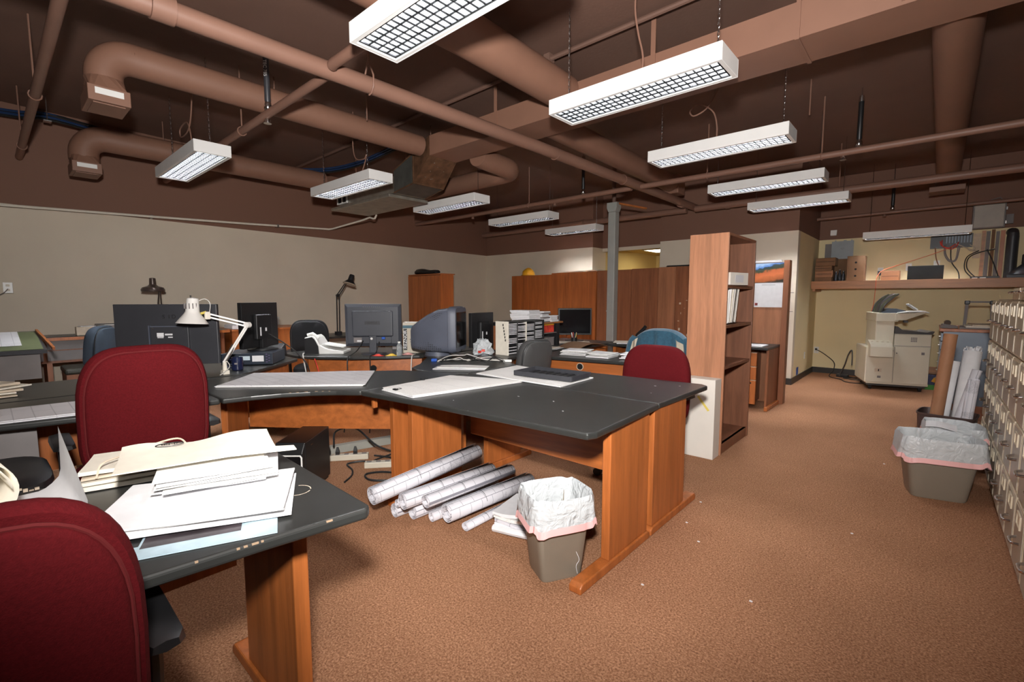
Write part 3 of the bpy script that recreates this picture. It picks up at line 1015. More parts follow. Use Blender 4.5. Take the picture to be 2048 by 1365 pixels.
panel_leg(t, -.8, -4.2, -3.78, along='x', foot=(-4.4, -3.75))
panel_leg(t, .36, -4.2, -3.78, along='x', foot=(-4.4, -3.75))
obj('modesty_panel', bx(-3.80, -3.78, -.77, .33, .33, .697), M_wood, t)
# corner desk F
t = thing('corner_desk', 'corner desk under the white clamp lamp and the flat-lying computer', 'desk')
obj('desktop', top_mb([(-3.82, .452), (-3.815, 1.24), (-4.42, 1.93), (-5.2, 1.95), (-5.2, 1.35), (-5.08, .98), (-4.82, .66), (-4.46, .452)]), M_top, t, bevel=.009, seg=3)
obj('modesty_panel', MB().bar((-3.90, 1.20, .52), (-4.42, 1.82, .52), .02, .35), M_woodh, t)
obj('leg', bx(-5.15, -4.7, 1.86, 1.90, 0, TZ - .034), M_wood, t, bevel=.004)
obj('leg', bx(-4.5, -4.0, .50, .54, 0, TZ - .034), M_wood, t, bevel=.004)
# corner desk E
t = thing('corner_desk', 'bow-fronted desk with orange panel and cable hole, under the slate monitor', 'desk')
obj('desktop', top_mb([(-4.62, 2.02), (-4.40, 2.14), (-4.14, 2.335), (-3.93, 2.57), (-3.76, 2.84), (-3.72, 3.02), (-3.74, 3.75), (-4.4, 3.78), (-4.50, 3.3), (-4.72, 2.98), (-5.02, 2.75), (-5.02, 2.02)]), M_top, t, bevel=.009, seg=3)
obj('back_panel', MB().grid(12, 1, lambda u, v: (-4.52 + u * .72 + .015 * math.sin(PI * u), 2.16 + u * .74 - .05 * math.sin(PI * u), .03 + v * .667), .02, (-.7, .7, 0)), M_woodh, t)
obj('cable_hole', MB().lathe([(.032, -.004), (.032, .008)], 16, (-4.10, 2.535, .60), Vector((.72, -.69, 0)).to_track_quat('Z', 'Y').to_matrix()), M_hole, t)
obj('side_panel', bx(-4.60, -4.56, 2.1, 2.7, 0, TZ - .034), M_wood, t)
obj('side_panel', bx(-4.3, -3.82, 3.68, 3.72, 0, TZ - .034), M_wood, t)
# corner desk D with round tip
t = thing('corner_desk', 'round-tipped dark desk under the bulky tube monitor and CD rack', 'desk')
obj('desktop', top_mb([(-2.60, 2.99), (-2.60, 2.42), (-2.72, 2.33), (-2.86, 2.265), (-3.02, 2.255), (-3.15, 2.30), (-3.225, 2.40), (-3.27, 2.47), (-3.63, 2.84), (-3.67, 2.97), (-3.67, 4.0), (-3.055, 4.0), (-3.02, 3.55), (-2.94, 3.25), (-2.78, 3.08)]), M_top, t, bevel=.009, seg=3)
obj('back_panel', MB().grid(12, 1, lambda u, v: (-2.66 - .94 * u, 2.42 + .42 * u - .08 * math.sin(PI * u) + .03 * u, .12 + v * .577), .02, (.3, .9, 0)), M_woodh, t)
obj('leg', bx(-3.62, -3.58, 2.98, 3.9, 0, TZ - .034), M_wood, t)
obj('leg', bx(-3.12, -3.08, 3.75, 3.96, 0, TZ - .034), M_wood, t)
# desk D-wing carrying the hutch shelf
t = thing('desk', 'cluttered desk beyond the CD rack, under the raised paper shelf', 'desk')
obj('desktop', top_mb([(-3.055, 4.012), (-3.67, 4.012), (-3.9, 5.45), (-3.02, 5.45), (-3.02, 4.95)]), M_top, t, bevel=.009, seg=3)
obj('leg', bx(-3.62, -3.1, 4.1, 4.14, 0, TZ - .034), M_wood, t)
obj('leg', bx(-3.7, -3.1, 5.3, 5.34, 0, TZ - .034), M_wood, t)
# desk D2 with orange back panel and grommet
t = thing('desk', 'dark-edged desk with bright orange back panel and cable hole, behind the red chair', 'desk')
rot = R(10)
t.location = (-2.90, 3.585, 0)
t.rotation_euler = (0, 0, rot)
obj('desktop', top_mb([(0, 0), (1.25, .02), (1.25, .68), (0, .68)]), M_top, t, bevel=.009, seg=3)
obj('back_panel', bx(.10, 1.2, .07, .09, .03, TZ - .034), M_woodh, t)
obj('cable_hole', MB().lathe([(.030, -.004), (.030, .006)], 16, (.46, .07, .645), Vector((0, -1, 0)).to_track_quat('Z', 'Y').to_matrix()), M_hole, t)
obj('cable_ring', MB().tube(arc((.46, .066, .645), .032, 0, 2 * PI, 16), .004, 6, False), M_papert, t)
obj('leg', bx(.10, .14, .09, .62, 0, TZ - .034), M_bluegrey, t)
obj('leg', bx(1.15, 1.19, .09, .62, 0, TZ - .034), M_wood, t)
# desk H along the bookcase backs
t = thing('desk', 'dark desk in front of the bookcase backs, with a black phone on it', 'desk')
obj('desktop', top_mb([(-2.98, 5.12), (-2.24, 5.22), (-2.24, 5.98), (-3.0, 5.98)]), M_top, t, bevel=.009, seg=3)
obj('leg', bx(-2.94, -2.90, 5.2, 5.94, 0, TZ - .034), M_wood, t)
obj('leg', bx(-2.32, -2.28, 5.4, 5.94, 0, TZ - .034), M_wood, t)
obj('modesty_panel', bx(-2.9, -2.32, 5.88, 5.90, .3, .697), M_woodh, t)
# foreground desk G
t = thing('desk', 'foreground dark desk with paper piles, its corner at lower left', 'desk')
obj('desktop', top_mb([(-1.955, .695), (-1.13, .674), (-1.109, .655), (-1.145, .40), (-1.19, 0), (-1.20, -.95), (-1.98, -.95)]), M_top, t, bevel=.009, seg=3)
panel_leg(t, .552, -1.70, -1.30, along='x', foot=(-1.84, -1.18))
panel_leg(t, -.85, -1.70, -1.30, along='x', foot=(-1.84, -1.18))
obj('modesty_panel', bx(-1.79, -1.77, -.82, .53, .36, .697), M_wood, t)
ch = MB()
for y in (.555, .40, .385, .365, .35, .27):
    x = -1.109 - .141 * (.655 - y) if y > .4 else -1.145 - .1125 * (.40 - y)
    ch.cbox((x - .0022, y, TZ - .0045), (.004, random.uniform(.005, .016), .004), Matrix.Rotation(R(-7), 3, 'Z'))
obj('edge_chip', ch, M_chip, t)['kind'] = 'stuff'
cm = MB()
for k in range(24):
    a0, a1 = 2 * PI * k / 24, 2 * PI * (k + 1) / 24
    if k % 7 == 3:
        continue
    c = (-1.37, .58)
    cm.add([(c[0] + r_ * math.cos(a), c[1] + r_ * math.sin(a), TZ + .0006) for r_, a in ((.036, a0), (.039, a0), (.039, a1), (.036, a1))], [(0, 1, 2, 3)])
obj('cup_ring_stain', cm, M_papert, t)

# ------------------------------------------------------------------ task chairs


def backrest_outline(w, h, n=44):
    """rounded shield: widest low, rounded shoulders"""
    out = []
    for i in range(n):
        a = 2 * PI * i / n
        c, s_ = math.cos(a), math.sin(a)
        p = 0.46 if s_ > 0 else 0.30
        x = math.copysign(abs(c) ** p, c)
        z = math.copysign(abs(s_) ** (0.62 if s_ > 0 else 0.34), s_)
        x *= 1.0 - .10 * max(0, z) ** 2
        out.append((x * w / 2, z * h / 2))
    return out


def padded(outl, prof, curve=.25, lean=0.0):
    """rings of the outline scaled by prof (scale, depth) - a padded shell"""
    rings = []
    for sc_, d in prof:
        rings.append([Vector((x * sc_, d + curve * (x * sc_) ** 2 + lean * z * sc_, z * sc_)) for x, z in outl])
    return MB().loft(rings)


def task_chair(label, loc, rz, fabric, piping, top=1.08, w=.484, seat_z=.47, arms=True, shell=None, bh=.53, lean=-.10, arm_z=.66):
    """faces +y locally; backrest toward -y"""
    t = thing('task_chair', label, 'chair', loc, rz)
    o = backrest_outline(w, bh)
    zc = top - bh / 2
    by = -.225
    obj('backrest', padded(o, [(.05, .052), (.5, .050), (.8, .044), (.93, .036), (.985, .020), (1.0, .0), (.995, -.020), (.96, -.034), (.4, -.032)], lean=lean), fabric, t, smooth=True, loc=(0, by, zc))
    obj('back_shell', padded(o, [(.90, -.026), (.905, -.040), (.89, -.050), (.86, -.056), (.5, -.066), (.05, -.068)], lean=lean), shell or fabric, t, smooth=True, loc=(0, by, zc))
    pts = [Vector((x * .905, -.041 + .25 * (x * .905) ** 2 + lean * z * .905, z * .905)) for x, z in o]
    obj('piping', MB().tube(pts + [pts[0]], .0045, 6, False), piping, t, smooth=True, loc=(0, by, zc))
    sq = []
    for i in range(36):
        a = 2 * PI * i / 36
        c, s_ = math.cos(a), math.sin(a)
        sq.append((math.copysign(abs(c) ** .45, c) * w * .5, math.copysign(abs(s_) ** .5, s_) * .24))
    obj('seat', MB().loft([[Vector((x * k, y * k + .03, seat_z + dz)) for x, y in sq] for k, dz in ((.3, -.075), (.9, -.07), (.98, -.05), (1.0, -.02), (.97, .0), (.85, .015), (.4, .018), (.05, .016))]), fabric, t, smooth=True)
    obj('back_support', MB().tube(spline([(0, -.05, seat_z - .085), (0, -.24, seat_z - .08), (0, -.31, seat_z + .02), (0, -.285, zc - bh * .36)], 5), .022, 8), M_blk, t, smooth=True)
    obj('mechanism', bx(-.08, .08, -.14, .14, seat_z - .115, seat_z - .07), M_blk, t, bevel=.012)
    obj('gas_post', MB().tube([(0, 0, .09), (0, 0, seat_z - .11)], .027, 12), M_blk, t, smooth=True)
    for k in range(5):
        a = 2 * PI * k / 5 + .4
        d = Vector((math.cos(a), math.sin(a), 0))
        obj('base_arm', MB().tube([d * .02 + Vector((0, 0, .115)), d * .16 + Vector((0, 0, .105)), d * .29 + Vector((0, 0, .075))], [.026, .021, .016], 8), M_blk, t, smooth=True)
        p = d * .285
        q = Vector((-d.y, d.x, 0))
        cm_ = MB()
        for s_ in (-1, 1):
            cm_.tube([p + q * s_ * .010 + Vector((0, 0, .03)), p + q * s_ * .026 + Vector((0, 0, .03))], .03, 14)
        cm_.tube([p + Vector((0, 0, .05)), p + Vector((0, 0, .08))], .01, 6)
        obj('caster', cm_, M_blk, t, smooth=True)
    if arms:
        for s_ in (-1, 1):
            x = s_ * (w / 2 + .035)
            obj('armrest', MB().loft([[Vector((x + xx * k, y_, arm_z + zz * k)) for xx, zz in ((-.038, -.01), (-.034, .014), (0, .02), (.034, .014), (.038, -.01), (0, -.018))] for y_, k in ((-.16, .6), (-.14, .95), (0, 1.0), (.09, 1.0), (.115, .6))]), M_blk, t, smooth=True)
            obj('arm_post', MB().tube(spline([(s_ * .10, 0, seat_z - .085), (x - s_ * .02, 0, seat_z - .08), (x, -.01, seat_z - .03), (x, -.03, arm_z - .01)], 5), .017, 8), M_blk, t, smooth=True)
    return t


task_chair('maroon task chair in the middle left, seen from behind, back to the foreground desk', (-2.86, .466, 0), R(90), M_red, M_redp, top=1.09, bh=.56)
task_chair('nearest maroon task chair, cut off by the lower left corner of the picture', (-1.235, -.085, 0), R(90), M_red, M_redp, top=1.005, bh=.56, arm_z=.62)
task_chair('maroon task chair tucked behind the double desk beside the bookcase', (-1.49, 3.015, 0), R(176), M_red, M_red, top=.955, w=.53, arm_z=.64, lean=-.04)
task_chair('slate-blue office chair by the grey drafting table at far left', (-5.73, .49, 0), R(150), M_bluef, M_blk, top=1.045, w=.42, bh=.36, arms=False, shell=M_bluef)
task_chair('black office chair partly hidden by the slate monitor', (-5.55, 2.60, 0), R(60), M_blackf, M_blk, top=1.045, w=.42, bh=.40, arms=True)
ch4 = task_chair('charcoal office chair swivelled sideways in front of the CD rack', (-2.865, 3.295, 0), R(84), M_greyf, M_blk, top=.93, w=.40, bh=.36, arms=False, shell=M_greyf, lean=-.16)
ch5 = task_chair('dark office chair wearing a blue fleece jacket, beyond the maroon chair', (-2.13, 4.98, 0), R(4), M_blackf, M_blk, top=.925, w=.46, bh=.42, arms=False)

# fleece jacket draped over the chair back
t = thing('jacket', 'blue fleece jacket with beige lining draped over a chair back', 'jacket', (-2.13, 4.98, 0), R(4))


def jfn(u, v):
    # u across, v from front hem over the top to the rear hem
    x = (u - .5) * .62
    edge = abs(u - .5) * 2
    topz = .955 - .16 * edge ** 3
    fold = .012 * math.sin(u * 23 + v * 3) + .008 * math.sin(u * 41)
    if v < .35:
        k = v / .35
        z = topz - .28 * (1 - k)
        y = -.225 + .115 + fold * (1 - k) * .5 - .03 * k
    elif v < .5:
        k = (v - .35) / .15
        a = PI * k
        z = topz + .02 * math.sin(a)
        y = -.225 + .085 - .18 * k
    else:
        k = (v - .5) / .5
        z = topz - .44 * k
        y = -.225 - .095 - fold * (.4 + 1.6 * k) - .035 * k + .2 * (x) ** 2
    return (x * (1 + .04 * (v - .5)), y, z)


obj('fleece_body', MB().grid(36, 26, jfn), M_jacket, t, smooth=True)
for s_ in (-1, 1):
    obj('lining', MB().grid(6, 8, lambda u, v: (s_ * (.20 + .07 * u + .03 * v), -.225 - .15 - .02 * math.sin(u * 5 + v * 2), .875 - .045 * u - .17 * v)), M_lining, t, smooth=True)
    obj('sleeve', MB().tube(spline([(s_ * .27, -.25, .87), (s_ * .30, -.27, .80), (s_ * .325, -.29, .66), (s_ * .33, -.30, .50)], 4), [.05, .052, .055, .057, .058, .058, .057, .056, .055, .055, .054, .053, .05], 10), M_jacket, t, smooth=True)

# torn black seat / footrest under the left desk
t = thing('stool', 'black vinyl stool with torn seat edge under the left desk', 'stool', (-2.62, -.10, 0))
sq = [(.26 * math.copysign(abs(math.cos(a)) ** .5, math.cos(a)), .24 * math.copysign(abs(math.sin(a)) ** .5, math.sin(a))) for a in [2 * PI * i / 28 for i in range(28)]]
obj('seat', MB().loft([[Vector((x * k, y * k, .60 + dz)) for x, y in sq] for k, dz in ((.9, -.03), (1.0, 0), (.98, .02), (.9, .03), (.3, .032))]), M_blk, t, smooth=True)
obj('post', MB().tube([(0, 0, .05), (0, 0, .58)], .025, 10), M_blk, t, smooth=True)
for k in range(5):
    a = 2 * PI * k / 5
    obj('base_arm', MB().tube([(0, 0, .07), (.27 * math.cos(a), .27 * math.sin(a), .02)], .018, 8), M_blk, t, smooth=True)
tm = MB()
for k in range(26):
    a = -.5 + k * .05
    tm.cbox((.262 + random.uniform(-.006, .004), -.18 + k * .0145, .618 + random.uniform(-.006, .01)), (.01, .012, random.uniform(.004, .012)))
obj('torn_edge', tm, M_papert, t)['kind'] = 'stuff'

# ================================================================== wooden furniture
# tall bookcase in the right middle
t = thing('bookcase', 'tall light-brown bookcase standing with its open front to the right', 'bookcase')
X0, X1, Y0, Y1, H = -1.535, -1.225, 3.957, 4.72, 1.815
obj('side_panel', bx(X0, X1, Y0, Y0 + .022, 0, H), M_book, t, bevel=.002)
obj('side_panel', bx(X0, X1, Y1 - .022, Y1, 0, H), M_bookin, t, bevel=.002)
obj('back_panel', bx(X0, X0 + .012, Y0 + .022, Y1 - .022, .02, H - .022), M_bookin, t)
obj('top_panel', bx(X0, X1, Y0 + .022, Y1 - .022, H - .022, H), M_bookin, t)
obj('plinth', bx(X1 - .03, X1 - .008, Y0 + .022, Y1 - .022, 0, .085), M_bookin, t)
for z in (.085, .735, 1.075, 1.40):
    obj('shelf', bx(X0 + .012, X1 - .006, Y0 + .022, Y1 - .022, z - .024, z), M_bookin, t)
pm = MB()
for k in range(14):
    pm.lathe([(.003, 0), (.003, .002)], 6, (X0 + .08, Y0 + .022, .16 + .11 * k), Vector((0, 1, 0)).to_track_quat('Z', 'Y').to_matrix())
obj('peg_hole', pm, M_hole, t)

t = thing('magazine_file', 'white magazine file lying on the upper bookcase shelf, sticking out', 'file box', (-1.33, 4.16, 1.402), R(-14))
obj('carton', MB().box(-.11, .15, -.13, -.127, 0, .10).box(-.11, .15, .127, .13, 0, .10).box(-.11, .15, -.127, .127, 0, .003).box(-.11, .15, -.127, .127, .097, .10).box(.147, .15, -.127, .127, .003, .097), M_box, t)
obj('label', bx(.150, .1508, -.06, .06, .02, .08), M_draw, t)
obj('papers', MB().box(-.15, .10, -.11, .11, .004, .05).box(-.17, .08, -.10, .115, .05, .075), M_papert, t)
for k, (y, w_, h_, tl, mm, lab) in enumerate((
        (4.04, .012, .27, -3, M_draw2, 'leftmost white catalogue leaning on the bookcase shelf, front cover showing'),
        (4.075, .022, .285, -9, M_paper, 'white catalogue second from left on the bookcase shelf'),
        (4.115, .018, .29, -12, M_paperw, 'cream catalogue third from left on the bookcase shelf'),
        (4.150, .024, .30, -14, M_paper, 'thick white catalogue fourth from left on the bookcase shelf'),
        (4.195, .02, .30, -15, M_blk2, 'dark binder between white catalogues on the bookcase shelf'),
        (4.235, .022, .305, -15, M_paper, 'rightmost white catalogue leaning on the bookcase shelf'))):
    b = thing('catalogue', lab, 'book', (-1.365, y + .06, 1.0765), 0, 'catalogues on the bookcase shelf')
    r = Matrix.Rotation(R(tl), 3, 'X')
    obj('cover', MB().add([r @ Vector(p) for p in bx(-.12, .11, -w_ / 2, w_ / 2, 0, h_).v], bx(0, 1, 0, 1, 0, 1).f), mm, b, loc=(0, 0, .009 + w_ / 2 * abs(math.sin(R(tl)))))
    obj('pages', MB().add([r @ Vector(p) for p in bx(-.115, .112, -w_ / 2 + .002, w_ / 2 - .002, .004, h_ - .004).v], bx(0, 1, 0, 1, 0, 1).f), M_paperw, b, loc=(0, 0, .009 + w_ / 2 * abs(math.sin(R(tl)))))

t = thing('flat_box', 'tall white flat carton with yellow tape, leaning beside the bookcase', 'box')
obj('carton', bx(-1.72, -1.235, 3.80, 3.945, 0, .645), M_box, t, bevel=.004)
obj('flap', bx(-1.72, -1.235, 3.80, 3.875, .6455, .648), M_box, t)
obj('tape', MB().add([(-1.375, 3.7985, .50), (-1.36, 3.7985, .51), (-1.272, 3.7985, .40), (-1.287, 3.7985, .39)], [(0, 3, 2, 1)]), M_tape, t)

# bookcases seen from behind
for lab, xa, xb, y, z, mm, sub in (
        ('orange-brown bookcase back at left end of the row, yellow helmet on top', -6.44, -5.42, 7.22, 1.735, M_wood, (.30,)),
        ('orange-brown bookcase back in the row, papers along its top edge', -5.405, -4.43, 7.19, 1.758, M_wood, (.37,)),
        ('brown bookcase back behind the grey column', -4.39, -3.74, 7.17, 1.765, M_walnut, ()),
        ('brown bookcase back just right of the grey column', -3.725, -3.26, 7.15, 1.77, M_walnut, (.52,)),
        ('scuffed brown bookcase back at right end of the row, by the tall bookcase', -3.25, -2.35, 7.13, 1.775, M_walnutl, (.31, .62))):
    t = thing('bookcase', lab, 'bookcase', (xa, y, 0), 0, 'bookcases turned with their backs to the desks')
    w_ = xb - xa
    cuts = [0] + [w_ * s for s in sub] + [w_]
    for k in range(len(cuts) - 1):
        obj('back_panel', bx(cuts[k] + .0015, cuts[k + 1] - .0015, .004 * (k % 2), .012 + .004 * (k % 2), .02, z - .004), mm if k % 2 == 0 else (M_walnut if mm is M_walnutl else mm), t)
    obj('side_panel', bx(0, .02, .017, .30, 0, z), mm, t)
    obj('side_panel', bx(w_ - .02, w_, .017, .30, 0, z), mm, t)
    obj('top_panel', bx(.02, w_ - .02, .017, .30, z - .022, z), mm, t)
    for zz in (.09, .6, 1.1):
        obj('shelf', bx(.02, w_ - .02, .017, .29, zz - .02, zz), mm, t)
    if mm is M_walnutl:
        s = MB()
        for k in range(16):
            s.cbox((random.uniform(.1, w_ - .1), .0035, random.uniform(.7, 1.6)), (random.uniform(.006, .03), .001, random.uniform(.006, .04)))
        obj('scuff', s, M_papert, t)
t = thing('hard_hat', 'yellow hard hat on the leftmost bookcase back', 'helmet', (-6.10, 7.34, 1.737))
obj('crown', MB().lathe([(.125, .0), (.128, .02), (.125, .06), (.105, .10), (.07, .128), (.03, .14), (.005, .142)], 22), M_yellow, t, smooth=True)
obj('brim', MB().lathe([(.128, .018), (.15, .006), (.152, 0), (.126, .004)], 22), M_yellow, t, smooth=True)
obj('ridge', MB().tube([(-.118, 0, .075), (-.06, 0, .137), (0, 0, .149), (.06, 0, .137), (.118, 0, .075)], .011, 6), M_yellow, t, smooth=True)
for lab, x, y, z, w_, d in (('loose papers on the bookcase top left of the column', -5.05, 7.34, 1.7585, .55, .22), ('folded papers on the bookcase top beside the column', -4.58, 7.36, 1.770, .3, .2), ('dark flat tray on the bookcase top near the tall bookcase', -2.95, 7.28, 1.7765, .45, .25)):
    t = thing('paper_stack' if 'paper' in lab else 'tray', lab, 'papers' if 'papers' in lab else 'tray', (x, y, z))
    for k in range(3):
        obj('sheet' if 'papers' in lab else 'layer', MB().cbox((random.uniform(-.03, .03), 0, .004 + .007 * k), (w_ * random.uniform(.7, 1), d * .9, .006), Matrix.Rotation(R(random.uniform(-5, 5)), 3, 'Z')), M_paperw if 'papers' in lab else M_blk, t)

# bookcase against the left wall with an instrument case on top
t = thing('bookcase', 'dark orange bookcase back near the left wall, black case on top', 'bookcase', (-7.52, 5.45, 0))
obj('back_panel', bx(.0, .95, 0, .014, .02, 1.70), M_wood, t)
obj('side_panel', bx(.93, .95, .014, .31, 0, 1.71), M_wood, t)
obj('side_panel', bx(0, .02, .014, .31, 0, 1.71), M_wood, t)
obj('top_panel', bx(-.0, .97, .002, .33, 1.71, 1.73), M_woodh, t)
obj('shelf', bx(.02, .93, .02, .3, .8, .82), M_wood, t)
tag(obj('instrument_case', MB().loft([[Vector((-7.42 + u * .62, 5.60 + .10 * wy * math.cos(a), 1.732 + .055 * wz + .055 * wz * math.sin(a))) for a in [2 * PI * i / 18 for i in range(18)]] for u, wy, wz in ((0, .2, .3), (.03, .9, .8), (.12, 1.1, 1.0), (.3, 1.1, 1.0), (.45, .9, .85), (.6, .7, .7), (.85, .65, .7), (.97, .6, .65), (1.0, .2, .3))]), M_blk, smooth=True), 'black instrument case lying on the bookcase by the left wall', 'case')
t = thing('poster', 'faded print of a ship pinned to the left wall beside the bookcase', 'poster', (-7.69, 6.42, 1.12), R(4.64))
obj('sheet', bx(0, .002, -.30, .33, 0, .62), mat('poster_paper', (.42, .37, .30), .8), t)
obj('picture', bx(.002, .003, -.28, .28, .10, .20), mat('poster_ink', (.15, .11, .085), .8, var=.4, scale=10), t)
obj('picture', MB().prism([(-.2, 0), (-.03, .13), (.03, .15), (.08, .10), (.22, 0)], 0, .001), M_greyw, t, loc=(.0025, 0, .20), rot=(R(90), 0, R(90)))

# counter along the left wall
t = thing('wall_counter', 'long dark counter with orange edge along the left wall', 'counter')
obj('worktop', bx(-7.08, -6.52, -1.2, 2.02, .875, .899), M_top, t)
obj('edge_strip', bx(-6.52, -6.508, -1.2, 2.02, .868, .90), M_wood, t)
for y in (-.75, .0, .75, 1.5):
    for z in (.775, .665):
        dw = obj('drawer', bx(-6.56, -6.545, y - .36, y + .36, z, z + .098), M_greyw, t)
        obj('handle', bx(-6.545, -6.535, y - .05, y + .05, z + .04, z + .05), M_steel, dw)
obj('drawer_case', bx(-7.05, -6.56, -1.15, 1.9, .64, .874), M_walnut, t)
for y in (-1.1, .4, 1.95):
    obj('leg', bx(-7.05, -6.56, y - .02, y + .02, 0, .64 if y < 1.9 else .875), M_walnut, t)
t = thing('side_cabinet', 'orange wooden cabinet at the end of the wall counter', 'cabinet')
obj('carcass', bx(-7.1, -6.50, 2.04, 2.98, 0, .875), M_wood, t)
obj('top_panel', bx(-7.12, -6.47, 2.03, 3.0, .875, .899), M_woodh, t, bevel=.004)
t = thing('wall_table', 'low table by the left wall, hidden behind the slate monitor', 'table')
obj('tabletop', bx(-7.2, -6.5, 3.1, 4.7, .70, .729), M_top, t)
for x, y in ((-7.12, 3.2), (-6.58, 3.2), (-7.12, 4.6), (-6.58, 4.6)):
    obj('leg', bx(x - .025, x + .025, y - .025, y + .025, 0, .70), M_walnut, t)

# drafting table
t = thing('drafting_table', 'grey wooden drafting table with tilted top at the left edge', 'table')
obj('body', MB().box(-5.95, -5.25, -1.0, .27, .66, .88).box(-5.95, -5.25, .0, .12, 0, .66).box(-5.95, -5.25, -1.0, -.86, 0, .66), M_greyw, t)
tilt = Matrix.Rotation(R(7), 3, 'Y')
obj('board', MB().box(-6.05, -5.18, -1.05, .31, .915, .945, tilt), M_blk2, t)
obj('cutting_mat', MB().box(-6.0, -5.20, -1.0, .29, .9465, .949, tilt, (-5.615, -.37, .93)), M_matg, t)
obj('straightedge', MB().bar((-6.0, .30, 1.005), (-5.15, .345, .90), .016, .022), M_wood, t)
t = thing('plan_sheets', 'pale plan sheets spread on the tilted drafting table', 'papers')
for k in range(3):
    obj('sheet', MB().box(-6.0 + .02 * k, -5.36 + .01 * k, -.9, .18 - .03 * k, .9515 + .002 * k, .953 + .002 * k, tilt, (-5.615, -.37, .93)), M_draw, t)
tag(obj('paper_sheet', MB().box(-5.50, -5.20, -.2, .02, .9595, .968, tilt, (-5.615, -.37, .93)), M_paper), 'bright white sheet at the near edge of the drafting table', 'paper')
t = thing('plan_chest', 'dark plan chest below the wall counter, behind the left desks', 'chest', (-6.32, .98, 0))
obj('case', bx(-.2, .2, -.5, .55, .02, .56), M_walnut, t)
obj('cushion', bx(-.21, .21, -.51, .56, .56, .62), mat('olive_vinyl', (.035, .035, .026), .5), t, bevel=.02)

# things on the wall counter
t = thing('desk_lamp', 'bronze desk lamp with saucer shade behind the biggest monitor', 'lamp', (-6.70, 1.36, .90))
obj('base', MB().lathe([(.085, 0), (.085, .015), (.02, .03)], 20), M_bronze, t, smooth=True)
for dx in (-.018, .018):
    obj('arm', MB().tube([(0, dx, .02), (0, dx, .28), (0, dx * .4 + .01, .47)], .007, 6), M_bronze, t, smooth=True)
obj('shade', MB().lathe([(.012, .155), (.03, .15), (.034, .08), (.05, .062), (.10, .045), (.115, .02), (.112, .0), (.10, .012), (.04, .04)], 22, (0, -.05, .47)), M_bronze, t, smooth=True)
obj('neck', MB().tube([(0, .01, .47), (0, .0, .50), (0, -.03, .525)], .012, 8), M_bronze, t, smooth=True)
t = thing('desk_lamp', 'dark clamp lamp with black shade behind the slate monitor', 'lamp', (-6.78, 3.60, .73))
for dx in (-.02, .02):
    obj('arm', MB().tube([(0, dx, .0), (0, dx + .01, .60)], .008, 6).tube([(0, dx + .01, .60), (0, .14 + dx * .6, .78)], .008, 6), M_blk, t, smooth=True)
obj('joint', MB().tube([(-.02, .01, .60), (.02, .01, .60)], .025, 10), M_blk, t, smooth=True)
mm_ = Matrix.Rotation(R(-20), 3, 'X')
obj('shade', MB().lathe([(.035, .15), (.04, .13), (.045, .06), (.10, .0), (.095, .0), (.04, .05)], 18, (0, .21, .78), mm_), M_blk, t, smooth=True)
obj('shade_rim', MB().lathe([(.102, 0), (.104, -.008), (.096, -.006)], 18, (0, .21, .78), mm_), M_papert, t, smooth=True)
obj('clamp', bx(-.04, .04, -.04, .04, .0, .05), M_blk, t)
for nm, lab, cat, x, y, z, w_, d, h_, mm in (
        ('card_box', 'yellow box on the wall counter at left', 'box', -6.75, .70, .90, .12, .14, .09, M_papert),
        ('paper_tray', 'grey tray heaped with papers on the wall counter', 'tray', -6.8, 1.0, .90, .25, .40, .10, M_greyw),
        ('card_box', 'tan box on the wall counter beside the biggest monitor', 'box', -6.75, 1.62, .90, .15, .18, .08, M_card),
        ('paper_stack', 'white papers on the orange side cabinet by the lamp arm', 'papers', -6.70, 2.20, .90, .3, .28, .05, M_paper)):
    t = thing(nm, lab, cat, (x, y, z))
    obj('body', MB().cbox((0, 0, h_ / 2), (w_, d, h_)), mm, t, bevel=.006)
    obj('sheet', MB().cbox((.01, .02, h_ + .004), (w_ * .8, d * .9, .006), Matrix.Rotation(R(8), 3, 'Z')), M_paper, t)
for lab, y, ang in (('dark drafting ruler lying across the counter papers, upper one', 1.0, 6), ('dark drafting ruler lying on the counter, lower one', 1.04, -3), ('thin ruler lying flat on the counter near the drafting table', .40, 2)):
    r_ = obj('ruler', MB().cbox((0, 0, 0), (.03, .42, .006)), M_blk, loc=(-6.80 if 'upper' in lab else -6.58, y, 1.0115 if 'upper' in lab else .9045), rot=(0, 0, R(ang)))
    tag(r_, lab, 'ruler')

# ------------------------------------------------------------------ monitors and computers


